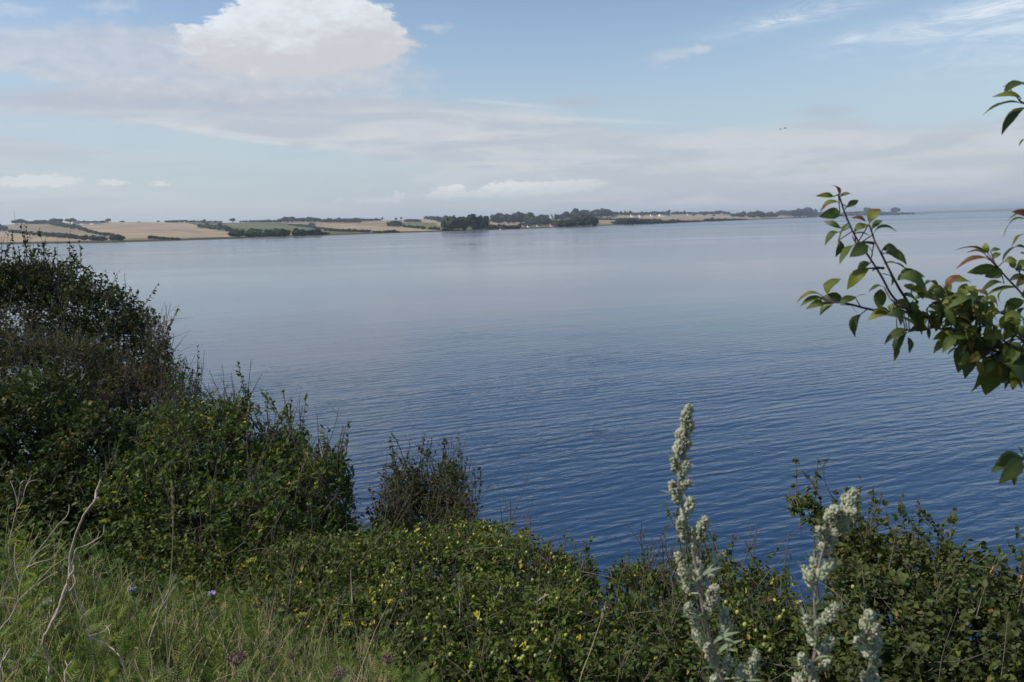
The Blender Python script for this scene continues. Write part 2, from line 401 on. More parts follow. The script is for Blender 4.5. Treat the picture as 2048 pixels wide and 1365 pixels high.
# ------------------------------------------------------------------ water
def build_water():
    me = bpy.data.meshes.new('water')
    s = 45000
    me.from_pydata([(-s, -s, 0), (s, -s, 0), (s, s, 0), (-s, s, 0)], [], [(0, 1, 2, 3)])
    m, t, out = new_mat('sea_water')
    pos = t.new('ShaderNodeNewGeometry').outputs['Position']
    mp = t.new('ShaderNodeMapping'); mp.inputs['Rotation'].default_value = (0, 0, math.radians(-22)); t.l.new(pos, mp.inputs['Vector'])
    def lay_(sx, sy, scale, det, dist, rough=.5):
        return t.noise(t.vmul(mp.outputs[0], (sx, sy, 1)), scale, det, rough, dist)
    dist = t.new('ShaderNodeVectorMath', operation='LENGTH'); t.l.new(pos, dist.inputs[0]); dist = dist.outputs['Value']
    w1 = lay_(.5, 2.0, 1.0, 3, .9)
    w2 = lay_(.36, 1.0, 5.0, 3, .6)
    w3 = lay_(.6, 1.0, 11.0, 3, .2)
    w0 = lay_(.25, 1.0, .22, 1, .6)
    wv = t.new('ShaderNodeTexWave', wave_type='BANDS', bands_direction='Y', wave_profile='SIN')
    t.l.new(mp.outputs[0], wv.inputs['Vector'])
    wv.inputs['Scale'].default_value = 0.62; wv.inputs['Distortion'].default_value = 9.0; wv.inputs['Detail'].default_value = 3
    wv.inputs['Detail Scale'].default_value = 0.7; wv.inputs['Detail Roughness'].default_value = .55
    # wind patches: smoother and rougher water
    patch = t.noise(t.vmul(mp.outputs[0], (.0028, .012, 1)), 1.0, 4, .6, .8)
    calm = t.ss(patch, .42, .60)
    farl = t.noise(t.vmul(pos, (.0006, .0085, 1)), 1.0, 3, .55, .4)
    h = t.m('MULTIPLY', w1, .052)
    h = t.m('ADD', h, t.m('MULTIPLY', w2, .020))
    h = t.m('ADD', h, t.m('MULTIPLY', w3, .0035))
    h = t.m('ADD', h, t.m('MULTIPLY', w0, .05))
    h = t.m('ADD', h, t.m('MULTIPLY', wv.outputs['Fac'], .0085))
    amp = t.m('MULTIPLY', t.lin(calm, 0, 1, 1.0, .55), t.lin(t.m('MULTIPLY', t.m('SUBTRACT', farl, .5), t.ss(dist, 90, 300)), -.10, .10, .35, 1.65))
    gust = t.lin(t.noise(t.vmul(mp.outputs[0], (.05, .13, 1)), 1.0, 3, .6, .6), .35, .65, .55, 1.35)
    far_amp = t.m('MULTIPLY', gust, t.ss(dist, 9, 72, 1.25, 0.13))
    h = t.m('MULTIPLY', h, t.m('MULTIPLY', amp, far_amp))
    b = t.new('ShaderNodeBump'); b.inputs['Strength'].default_value = 1.0; b.inputs['Distance'].default_value = 1.0
    t.l.new(h, b.inputs['Height'])
    p = t.new('ShaderNodeBsdfPrincipled')
    p.inputs['Base Color'].default_value = (.010, .038, .092, 1)
    p.inputs['IOR'].default_value = 1.35
    t.put(p.inputs['Roughness'], t.m('ADD', t.ss(dist, 60, 900, .05, .15), t.m('MULTIPLY', t.ss(farl, .44, .56), .06)))
    t.l.new(b.outputs[0], p.inputs['Normal'])
    t.l.new(p.outputs[0], out.inputs[0])
    me.materials.append(m)
    o = bpy.data.objects.new('water', me); COL.objects.link(o)
    tag(o, 'calm blue sea inlet with small ripples and paler slicks', None, None, 'structure')
build_water()

# ------------------------------------------------------------------ near bank
def shore_y(x): return np.interp(x, [-60, -25, -9, -5, -2.5, 0, 5, 12, 60], [48, 28, 19, 16.2, 13.2, 11.2, 9.8, 10.5, 16])
def edge_y(x): return np.interp(x, [-60, -12, -5, -2, 0, 4, 60], [20, 7, 4.2, 2.8, 2.1, 1.9, 1.9])
def ground_z(x, y):
    ys, ye = shore_y(x), edge_y(x)
    t = (y - ye) / (ys - ye)
    z = np.where(t < 0, 4.92 - 0.02 * np.minimum(-t, 3), np.where(t < 1, 4.92 * (1 - t) ** 1.05 if False else 4.92 * (1 - np.clip(t, 0, 1)), -0.28 * (y - ys)))
    z = np.maximum(z, -2.2)
    return z + 0.05 * np.sin(x * 1.7 + y) * np.cos(y * 1.3 - x * .6) * (t < 1.2)
def build_ground():
    xs = np.concatenate([np.linspace(-400, -30, 24), np.linspace(-29, 29, 150), np.linspace(30, 400, 24)])
    ys = np.concatenate([np.linspace(-400, -6, 24), np.linspace(-5, 60, 160)])
    X, Y = np.meshgrid(xs, ys)
    Z = ground_z(X, Y)
    g = Geo(); n, m_ = X.shape
    idx = np.arange(n * m_).reshape(n, m_)
    g.add(np.stack([X, Y, Z], -1), quads=np.stack([idx[:-1, :-1], idx[:-1, 1:], idx[1:, 1:], idx[1:, :-1]], -1).reshape(-1, 4))
    m, t, out = new_mat('bank_soil')
    pos = t.new('ShaderNodeNewGeometry').outputs['Position']
    n1 = t.noise(pos, 2.2, 8, .65); n2 = t.noise(pos, 22, 5, .6)
    c = t.mix(t.lin(n1, .35, .65), (.035, .032, .015), (.06, .075, .02))
    c = t.mix(t.m('MULTIPLY', t.lin(n2, .5, .75), .5), c, (.16, .13, .08))
    p = t.new('ShaderNodeBsdfPrincipled'); t.l.new(c, p.inputs['Base Color']); p.inputs['Roughness'].default_value = .95
    b = t.new('ShaderNodeBump'); b.inputs['Strength'].default_value = .8; b.inputs['Distance'].default_value = .04
    t.l.new(n2, b.inputs['Height']); t.l.new(b.outputs[0], p.inputs['Normal']); t.l.new(p.outputs[0], out.inputs[0])
    tag(g.build('ground', m, smooth=True), 'overgrown coastal bank sloping down to the water', None, None, 'structure')
build_ground()

# ------------------------------------------------------------------ far shore
YS = [(-900, 505), (-300, 497), (0, 490), (200, 487), (400, 481), (600, 474), (800, 467), (900, 464), (1000, 460.5), (1100, 457), (1200, 452.5), (1300, 449), (1400, 444.5), (1500, 440.5), (1600, 436.2), (1640, 434.6), (1750, 431.6), (1835, 429.2), (1870, 428)]
YK = [(-900, 455), (-300, 452), (0, 451), (40, 448), (120, 446), (250, 445), (380, 445.5), (450, 446), (600, 444.5), (700, 443), (800, 441), (860, 437), (900, 437), (1000, 439), (1100, 436), (1200, 431), (1300, 429.5), (1400, 429.5), (1500, 429), (1600, 429), (1700, 428), (1800, 427), (1835, 427.6), (1870, 427.6)]
def fys(u): return np.interp(u, *zip(*YS))
def fyk(u): return np.interp(u, *zip(*YK))
def landL(u): return np.interp(u, [0, 900, 1300, 1640, 1870], [1500, 1500, 1500, 900, 300])
def polar(u, v, D):
    d = ray(u, v); return CAM + d * (D / math.hypot(d[0], d[1]))
def shoreD(u):
    d = ray(u, fys(u)); return EYE * math.hypot(d[0], d[1]) / max(-d[2], 1e-5)
def land(u, v):
    ys_, yk_ = fys(u), fyk(u)
    t = min(max((ys_ - v) / (ys_ - yk_), 0), 1)
    return polar(u, ys_ + (yk_ - ys_) * t, shoreD(u) + landL(u) * t), shoreD(u) + landL(u) * t

c1 = lambda *p: [(x * .3418, 380 + y * .3418) for x, y in p]
c2 = lambda *p: [(650 + x * .3418, 380 + y * .3418) for x, y in p]
c3 = lambda *p: [(1348 + x * .3418, 380 + y * .3418) for x, y in p]
STRAW = (.345, .26, .165); STRAW2 = (.30, .22, .14); TAN = (.26, .20, .12); GREEN = (.10, .115, .045); GREEN2 = (.145, .145, .06); SCRUB = (.06, .065, .03)
FIELDS = [
    (c1((-60, 245), (200, 268), (540, 292), (540, 310), (-60, 325)), STRAW),
    (c1((-60, 200), (330, 200), (480, 235), (700, 272), (640, 300), (500, 288), (200, 255), (-60, 232)), TAN),
    (c1((330, 185), (1090, 192), (1220, 228), (1370, 258), (1350, 275), (1050, 280), (700, 280), (480, 235)), STRAW),
    (c1((990, 228), (1160, 232), (1190, 258), (1010, 240)), STRAW2),
    (c1((1090, 192), (1680, 196), (1880, 232), (1880, 250), (1400, 240), (1340, 218), (1220, 228)), GREEN),
    (c1((1300, 200), (1660, 204), (1800, 230), (1420, 226)), GREEN2),
    (c1((1640, 190), (2080, 194), (2080, 240), (1870, 228), (1700, 200)), STRAW2),
    (c1((1860, 236), (2060, 240), (2120, 262), (1890, 268)), GREEN2),
    (c2((-20, 192), (470, 222), (700, 240), (460, 252), (250, 243), (-20, 230)), STRAW),
    (c2((-20, 236), (110, 242), (130, 258), (-20, 266)), GREEN2),
    (c2((200, 178), (375, 180), (375, 208), (120, 192)), STRAW2),
    (c2((440, 190), (560, 188), (740, 214), (740, 226), (600, 234), (440, 208)), GREEN2),
    (c2((560, 165), (660, 165), (740, 190), (740, 212), (640, 195), (560, 185)), STRAW),
    (c2((660, 190), (1160, 190), (1160, 206), (660, 210)), STRAW),
    (c2((1600, 148), (2080, 150), (2080, 170), (1600, 165)), STRAW),
    (c2((1600, 172), (1740, 178), (1700, 192), (1600, 188)), STRAW),
    (c3((-20, 138), (330, 140), (480, 160), (440, 168), (190, 168), (-20, 176)), STRAW),
    (c3((420, 160), (870, 152), (870, 160), (420, 172)), STRAW),
    (c3((560, 148), (700, 148), (700, 158), (560, 158)), STRAW),
]
def in_poly(px, py, poly):
    inside = np.zeros(px.shape, bool); n = len(poly); j = n - 1
    for i in range(n):
        xi, yi = poly[i]; xj, yj = poly[j]
        c = ((yi > py) != (yj > py)) & (px < (xj - xi) * (py - yi) / (yj - yi + 1e-12) + xi)
        inside ^= c; j = i
    return inside
def build_hills():
    us = np.concatenate([np.arange(-900, -20, 20), np.arange(-20, 1868, 2.0)])
    ts = np.linspace(0, 1, 46)
    nu, nt = len(us), len(ts)
    V = np.zeros((nu, nt + 4, 3)); C = np.zeros((nu, nt + 4, 3)); C[:] = SCRUB
    UU = np.repeat(us[:, None], nt, 1); VV = np.zeros((nu, nt))
    for i, u in enumerate(us):
        ys_, yk_, Ds, L = fys(u), fyk(u), shoreD(u), landL(u)
        for j, t in enumerate(ts):
            v = ys_ + (yk_ - ys_) * t; VV[i, j] = v
            p = polar(u, v, Ds + L * t)
            V[i, j + 2] = p
        d = unit(V[i, 2, :2] - CAM[:2])
        V[i, 1] = (*(V[i, 2, :2] - d * 6), -1.0); V[i, 0] = (*(V[i, 2, :2] - d * 60), -6.0)
        V[i, nt + 2] = (*(V[i, nt + 1, :2] + d * 500), V[i, nt + 1, 2] - 1); V[i, nt + 3] = (*(V[i, nt + 1, :2] + d * 3000), -4)
    Ci = C[:, 2:nt + 2]
    Ci[:] = TAN
    Ci[UU < -20] = STRAW
    Ci[UU > 1560] = (.10, .10, .05)
    Ci[(UU > 860) & (UU < 1200)] = (.11, .11, .05)
    for poly, c in FIELDS:
        Ci[in_poly(UU, VV, poly)] = c
    strip = (fys(UU) - VV) < np.interp(UU, [0, 600, 900, 1500, 1870], [5.2, 4.6, 3.4, 2.2, .8])
    Ci[strip] = (.062, .062, .032)
    beach = (fys(UU) - VV) < np.interp(UU, [0, 600, 1500, 1870], [.8, .7, .5, .4])
    Ci[beach] = (.20, .18, .13)
    C[:, nt + 2:] = C[:, nt + 1:nt + 2]
    C[:, :2] = (.15, .13, .09)
    g = Geo(); n, m_ = nu, nt + 4
    idx = np.arange(n * m_).reshape(n, m_)
    g.add(V, quads=np.stack([idx[:-1, :-1], idx[1:, :-1], idx[1:, 1:], idx[:-1, 1:]], -1).reshape(-1, 4))
    m, t, out = new_mat('farmland')
    a = t.new('ShaderNodeAttribute', attribute_name='field')
    pos = t.new('ShaderNodeNewGeometry').outputs['Position']
    n1 = t.noise(pos, .012, 6, .6); n2 = t.noise(pos, .09, 5, .65)
    lines = t.noise(t.vmul(pos, (.02, .16, .02)), 1.0, 3, .6)
    k = t.m('ADD', t.lin(n1, .3, .7, .70, 1.2), t.m('ADD', t.lin(n2, .3, .7, -.10, .10), t.lin(lines, .35, .65, -.08, .08)))
    c = t.mix(1.0, a.outputs['Color'], t.xyz(k, k, k), 'MULTIPLY')
    p = t.new('ShaderNodeBsdfPrincipled'); t.l.new(c, p.inputs['Base Color']); p.inputs['Roughness'].default_value = 1; p.inputs['Specular IOR Level'].default_value = 0.05
    t.l.new(p.outputs[0], out.inputs[0])
    o = g.build('hills', m, smooth=True)
    ca = o.data.attributes.new('field', 'FLOAT_COLOR', 'POINT')
    ca.data.foreach_set('color', np.concatenate([C.reshape(-1, 3), np.ones((n * m_, 1))], 1).astype(np.float32).ravel())
    tag(o, 'low farmed hills with straw and green fields across the water', None, None, 'structure')
build_hills()
def build_spit():
    # very distant low land at the right end of the horizon
    us = np.arange(1790, 2700, 5.0)
    top = np.interp(us, [1790, 1840, 1900, 1960, 1990, 2048, 2200, 2700], [426.6, 424.6, 422.4, 421.4, 419.6, 417.8, 413, 400])
    D0, D1 = 8200, 9800
    V = []
    for u, v in zip(us, top):
        v = v - .8 + .25 * math.sin(u * .07) + .15 * math.sin(u * .23)
        d = ray(u, vhor(u)); h = np.array([d[0], d[1]]) / math.hypot(d[0], d[1])
        zt = max((vhor(u) - v) / F * D1 + EYE, 3.0)
        V.append([(*(h * (D0 - 100)), -3), (*(h * D0), 1.0), (*(h * (D0 + 300)), 5), (*(h * D1), zt), (*(h * (D1 + 2500)), zt * .8), (*(h * (D1 + 4000)), -5)])
    V = np.array(V); n, m_ = V.shape[:2]; idx = np.arange(n * m_).reshape(n, m_)
    g = Geo(); g.add(V, quads=np.stack([idx[:-1, :-1], idx[1:, :-1], idx[1:, 1:], idx[:-1, 1:]], -1).reshape(-1, 4))
    m = simple_mat('far_land', (.07, .075, .05), (.24, .20, .14), .004, 1)
    tag(g.build('headland', m, smooth=True), 'pale low headland far away on the horizon at the inlet mouth', None, None, 'structure')
build_spit()

def crown_geo(g, C, R, n=160, fs=.22, tintv=None, lumps=5):
    """irregular crown of leaf-clump faces; C centre, R radii"""
    C = np.asarray(C, float); R = np.asarray(R, float)
    cs = rng.normal(0, .38, (lumps, 3)); cs[:, 2] = np.abs(cs[:, 2]) * .8 - .15; rs = rng.uniform(.45, .68, lumps)
    cs = np.vstack([cs, [0, 0, -.1]]); rs = np.append(rs, .7)
    k = rng.integers(0, len(cs), n)
    d = rdir(n); P = cs[k] + d * (rs[k] * rng.uniform(.75, 1.05, n))[:, None]
    P = np.clip(P, -1.1, 1.1)
    tv = rng.uniform(0, 1, n) if tintv is None else np.clip(rng.normal(tintv, .2, n), 0, 1)
    a = unit(np.cross(d, rdir(n))); b = np.cross(d, a)
    s = rng.uniform(.6, 1.3, (n, 1)) * fs
    q = np.stack([P - a * s, P - b * s * .8, P + a * s, P + b * s * .8], 1) + rng.normal(0, fs * .2, (n, 4, 3))
    g.add((C + q * R).reshape(-1, 3), quads=np.arange(n * 4).reshape(-1, 4), tint=np.repeat(tv, 4))
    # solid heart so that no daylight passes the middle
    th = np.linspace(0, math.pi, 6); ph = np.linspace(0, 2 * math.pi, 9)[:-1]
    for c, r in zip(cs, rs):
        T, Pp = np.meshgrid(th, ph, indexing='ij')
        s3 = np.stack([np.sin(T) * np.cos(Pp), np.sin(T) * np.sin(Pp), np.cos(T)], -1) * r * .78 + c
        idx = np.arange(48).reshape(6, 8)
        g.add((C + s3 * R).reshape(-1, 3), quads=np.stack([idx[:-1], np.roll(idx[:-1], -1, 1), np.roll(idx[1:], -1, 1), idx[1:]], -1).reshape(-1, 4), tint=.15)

tree_protos = []
for k in range(5):
    r = empty('distant_tree', (0, 0, 0))
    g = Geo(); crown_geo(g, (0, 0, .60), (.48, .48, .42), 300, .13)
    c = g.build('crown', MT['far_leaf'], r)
    g = Geo(); poly_tube(g, [(0, 0, -.05), (0.01, 0, .2), (0, .01, .5)], .05, .025, 6)
    poly_tube(g, [(0, 0, .22), (0.1, 0.02, .42), (0.2, .04, .6)], .02, .01, 5)
    poly_tube(g, [(0, 0, .2), (-0.1, 0.04, .4), (-0.22, .0, .58)], .02, .01, 5)
    b = g.build('trunk', MT['bark'], r)
    tree_protos.append([r, c, b, False])
tcount = 0
def far_tree(u, vb, vt, wpx, label, group='trees along the far skyline', brown=False):
    """tree standing at pixel column u with its foot at vb and top at vt"""
    global tcount
    r, c, b, used = tree_protos[tcount % 5]; pr = tree_protos[tcount % 5]; tcount += 1
    P, D = land(u, vb)
    if not used: o = r; pr[3] = True
    else:
        o = r.copy(); COL.objects.link(o)
        for ch in (c, b):
            q = ch.copy(); COL.objects.link(q); q.parent = o
    h = (vb - vt) / F * D
    o.location = (float(P[0]), float(P[1]), float(P[2]) - .3)
    o.scale = (wpx / F * D, wpx / F * D, h); o.rotation_euler = (0, 0, random.uniform(0, 6.28))
    tag(o, label, 'tree', group)
    return o
def belt(name, pts, label, cat='hedge', kind=None, group=None, mat='far_leaf', dens=1.0, sink=.4):
    """pts: (u, v_base, v_top) along a hedge or wood; foliage mass of uneven clumps standing on the terrain"""
    pts = np.array(pts, float)
    P0, D0 = land(pts[:, 0].mean(), pts[:, 1].mean())
    g = Geo()
    seg = np.r_[0, np.cumsum(np.abs(np.diff(pts[:, 0])) + .01)]
    s = 0.0
    while s <= seg[-1]:
        u = np.interp(s, seg, pts[:, 0]); vb = np.interp(s, seg, pts[:, 1]); vt = np.interp(s, seg, pts[:, 2])
        hpx = max(vb - vt, 1.4) * random.uniform(.82, 1.1)
        P, D = land(u, vb)
        h = hpx / F * D; r = h * random.uniform(.5, .78)
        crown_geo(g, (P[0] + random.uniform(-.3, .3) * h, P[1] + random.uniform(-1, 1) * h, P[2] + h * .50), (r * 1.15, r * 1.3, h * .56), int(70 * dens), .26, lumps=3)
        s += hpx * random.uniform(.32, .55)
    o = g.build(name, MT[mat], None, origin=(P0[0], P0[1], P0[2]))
    tag(o, label, cat, group, kind)
    return o
def C1(pts): return [(x * .3418, 380 + b * .3418, 380 + t * .3418) for x, b, t in pts]
def C2(pts): return [(650 + x * .3418, 380 + b * .3418, 380 + t * .3418) for x, b, t in pts]
def C3(pts): return [(1348 + x * .3418, 380 + b * .3418, 380 + t * .3418) for x, b, t in pts]

belt('hedge', C1([(-200, 246, 205), (-40, 240, 205), (40, 242, 212)]), 'dark hedge mass at the left end of the far straw field')
belt('hedge', C1([(50, 250, 232), (110, 256, 238), (175, 264, 248)]), 'short hedge sloping down between two straw fields at the far left')
belt('hedge', C1([(205, 270, 245), (330, 280, 252), (430, 288, 262), (492, 294, 278)]), 'long dark hedge across the middle of the left straw fields')
belt('hedge', C1([(495, 298, 266), (560, 298, 270), (618, 300, 274)]), 'thick square-ended hedge close to the far waterline')
belt('hedge', C1([(300, 206, 184), (400, 222, 196), (480, 240, 218), (570, 262, 246), (620, 272, 256)]), 'hedge running downhill from the white farm')
belt('hedge', C1([(585, 262, 250), (640, 270, 250), (685, 276, 262)]), 'low rounded scrub at the foot of the downhill hedge')
belt('hedge', C1([(670, 300, 272), (728, 300, 270)]), 'single round thicket at the edge of the far water')
belt('hedge', C1([(895, 290, 266), (940, 292, 276), (1050, 294, 282)]), 'low ragged scrub below the large straw field')
belt('hedge', C1([(1165, 222, 200), (1240, 232, 204), (1310, 242, 208), (1400, 254, 236)]), 'dark hedge between straw field and green field')
belt('hedge', C1([(1360, 276, 244), (1440, 278, 228), (1480, 278, 224), (1540, 278, 238), (1640, 276, 228), (1740, 274, 236), (1840, 270, 232), (1890, 266, 244)]), 'broad dark copse on the far shore below the green field', 'copse', dens=1.4)
belt('hedge', C1([(1690, 208, 198), (1780, 218, 202), (1870, 230, 216), (1960, 240, 226), (2050, 246, 232)]), 'thin hedge descending beside the reddish field')
belt('hedge', C1([(155, 202, 186), (220, 200, 182), (300, 202, 180), (360, 200, 184)]), 'skyline hedge beside the farm at the far left')
belt('hedge', C1([(440, 196, 182), (560, 196, 184), (620, 194, 184)]), 'low skyline hedge behind the white farm')
belt('hedge', C1([(970, 192, 182), (1080, 192, 178), (1300, 194, 184)]), 'long low skyline hedge above the large straw field')
belt('hedge', C1([(1410, 192, 182), (1520, 192, 176), (1650, 192, 178)]), 'low skyline hedge left of the hilltop wood')
belt('hedge', C1([(1660, 192, 162), (1720, 190, 158), (1800, 190, 160), (1850, 190, 158), (1885, 190, 168)]), 'hilltop wood standing above the pale field strip', 'copse')
belt('hedge', C1([(1890, 192, 170), (2000, 192, 168), (2110, 194, 172)]), 'even skyline wood right of the hilltop copse', 'copse')
belt('hedge', C2([(60, 186, 170), (160, 184, 164), (240, 184, 168), (320, 182, 168)]), 'low skyline wood before the solitary hilltop trees', 'copse')
belt('hedge', C2([(0, 244, 226), (90, 246, 232), (150, 248, 230), (230, 250, 232), (264, 250, 234)]), 'ragged hedge above the shore left of the big dark wood', mat='far_brown')
belt('hedge', C2([(285, 252, 238), (340, 254, 238), (400, 252, 234), (440, 252, 244)]), 'short scrubby hedge on the straw field near the water', mat='far_brown')
belt('hedge', C2([(370, 216, 186), (400, 218, 176), (450, 216, 184)]), 'compact clump of tall trees on the slope', 'copse')
belt('hedge', C2([(455, 218, 204), (520, 226, 208), (590, 234, 212)]), 'dark hedge on the small green field', mat='far_leaf')
belt('hedge', C2([(612, 234, 216), (670, 236, 218)]), 'little round hedge left of the big dark wood')
belt('hedge', C2([(470, 190, 172), (520, 190, 170), (560, 190, 176)]), 'low trees behind the slope clump', 'copse')
belt('hedge', C2([(590, 172, 152), (640, 180, 156), (700, 192, 152), (760, 196, 150)]), 'wood of mixed trees left of the dark shore wood', 'copse')
belt('hedge', C2([(742, 240, 160), (780, 240, 148), (830, 240, 150), (880, 238, 150), (905, 236, 168)]), 'big very dark square wood standing at the far waterline', 'copse', dens=2.2)
belt('hedge', C2([(700, 244, 218), (745, 244, 224)]), 'small bush at the left foot of the dark wood')
belt('hedge', C2([(955, 196, 150), (1000, 198, 138), (1060, 198, 134), (1130, 198, 132), (1200, 198, 140), (1260, 200, 144)]), 'long rounded wood behind the lower village', 'copse', dens=2)
belt('hedge', C2([(880, 232, 205), (960, 232, 200), (1040, 232, 208), (1130, 230, 204)]), 'brownish row of trees in front of the village field', 'copse', mat='far_brown', dens=1.6)
belt('hedge', C2([(1150, 211, 192), (1210, 208, 184), (1260, 208, 178), (1320, 206, 172), (1350, 206, 182)]), 'leafy trees round the lower village houses', 'copse', dens=1.6)
belt('hedge', C2([(1235, 196, 148), (1270, 192, 144), (1298, 190, 150)]), 'dark trees rising behind the village roofs', 'copse', dens=1.6)
belt('hedge', C2([(1380, 176, 136), (1430, 170, 132), (1445, 168, 114), (1500, 166, 122), (1580, 164, 118), (1600, 164, 110), (1650, 160, 108), (1660, 160, 130)]), 'tall hilltop wood above the right end of the village', 'copse', dens=2)
belt('hedge', C2([(1390, 222, 180), (1440, 220, 170), (1500, 220, 164), (1560, 218, 158), (1608, 214, 160)]), 'broad wood falling to the water right of the village', 'copse', dens=2)
belt('hedge', C2([(1610, 178, 164), (1700, 180, 166), (1780, 180, 164), (1860, 184, 168), (1960, 186, 172)]), 'hedge across the pale field right of the village')
belt('hedge', C2([(1660, 151, 126), (1720, 150, 130), (1800, 149, 132), (1880, 149, 128)]), 'skyline trees above the row of white houses', 'copse')
belt('hedge', C2([(1900, 148, 128), (1980, 147, 124), (2060, 147, 126)]), 'skyline copse right of the white houses', 'copse')
belt('hedge', C2([(1700, 204, 180), (1780, 206, 170), (1860, 204, 176), (1960, 202, 182), (2060, 200, 184)]), 'scrubby shoreline wood right of the green point', 'copse', dens=1.4)
belt('hedge', C3([(-10, 192, 172), (70, 192, 178), (170, 194, 184)]), 'low shoreline scrub left of the pale spit field', mat='far_brown')
belt('hedge', C3([(185, 186, 168), (260, 184, 166), (350, 180, 168), (420, 178, 168)]), 'low dark scrub where the pale field meets the water')
belt('hedge', C3([(0, 138, 122), (60, 140, 126), (170, 142, 126), (280, 144, 122), (330, 148, 132)]), 'skyline hedge above the last straw field')
belt('hedge', C3([(340, 158, 140), (400, 160, 132), (460, 164, 130), (540, 164, 132), (600, 162, 136)]), 'grey-green wood on the flat point', 'copse', dens=1.2)
belt('hedge', C3([(610, 148, 120), (680, 146, 120), (710, 148, 128)]), 'small raised wood behind pale buildings on the point', 'copse')
belt('hedge', C3([(705, 162, 118), (760, 162, 112), (800, 160, 124), (880, 158, 132)]), 'dense hazy wood near the tip of the point', 'copse', dens=1.4)
belt('hedge', C3([(1000, 152, 128), (1100, 150, 128), (1230, 150, 130), (1310, 148, 132), (1400, 147, 136)]), 'last low line of trees along the tip of the point', 'copse')
tall = [
    (1, 128, 208, 172, 30, 'broad flat-topped tree right beside the thin mast'), (1, 100, 208, 174, 24, 'tree just left of the broad flat-topped one near the mast'),
    (1, 325, 200, 168, 34, 'wide dark tree in the skyline hedge left of the farm'), (1, 245, 200, 176, 22, 'small rounded tree in the skyline hedge'),
    (1, 412, 200, 168, 24, 'dark domed tree standing against the white farm gable'), (1, 632, 196, 168, 20, 'leaning dark tree right of the farm'),
    (1, 715, 192, 180, 14, 'tiny tree low on the skyline right of the farm'), (1, 925, 192, 180, 10, 'tiny round tree above the large straw field'), (1, 815, 192, 184, 8, 'smallest bush-like tree on the straw skyline'),
    (1, 1197, 190, 170, 12, 'small tree rising above the long skyline hedge'), (1, 1362, 192, 164, 18, 'solitary bushy tree on the green field skyline'),
    (1, 1826, 218, 190, 22, 'lone dark tree half way down the thin hedge'), (1, 1925, 262, 248, 10, 'small lone bush on the green shore field'),
    (2, 178, 184, 160, 14, 'round tree at the left of the solitary hilltop pair'), (2, 338, 180, 158, 6, 'thin solitary tree on the bare skyline'), (2, 446, 180, 156, 7, 'slim tree right above the slope clump'), (2, 415, 182, 160, 8, 'slim tree just left of the slim skyline tree'), (2, 300, 182, 162, 7, 'narrow tree left of the thin solitary one'),
    (2, 938, 225, 140, 22, 'tall round-headed tree between dark wood and long wood'), (2, 1140, 190, 124, 24, 'domed tree standing highest above the long wood'),
    (2, 1355, 190, 136, 16, 'dark tree left of the hilltop wood above the houses'), (2, 1215, 196, 138, 20, 'rounded tree at the right end of the long wood'),
    (2, 1755, 156, 118, 6, 'narrow poplar above the white houses'), (2, 1785, 156, 116, 8, 'taller poplar beside the narrow one'), (2, 1732, 156, 122, 6, 'slender poplar left of the poplar pair'),
    (3, 60, 154, 118, 8, 'narrow tree on the pale spit field'), (3, 115, 156, 140, 10, 'small round bush-like tree on the pale spit field'), (3, 178, 154, 138, 16, 'low wide tree on the last straw field'), (3, 233, 156, 144, 14, 'low round tree right of the low wide one'),
    (3, 825, 150, 112, 12, 'pale pointed tree behind the plum twig'), (3, 1131, 150, 101, 22, 'tall round hazy tree rising from the tip of the point'), (3, 1297, 148, 101, 24, 'last big round tree standing alone at the tip of the point'),
    (3, 480, 164, 124, 16, 'rounded tree in the grey-green wood on the point'), (3, 560, 164, 124, 18, 'second rounded tree in the grey-green wood, further right'),
]
for (c, x, b, t_, wx, lab) in tall:
    ox = {1: 0, 2: 650, 3: 1348}[c]
    far_tree(ox + x * .3418, 380 + b * .3418, 380 + t_ * .3418, wx * .3418 * 2.0, lab)

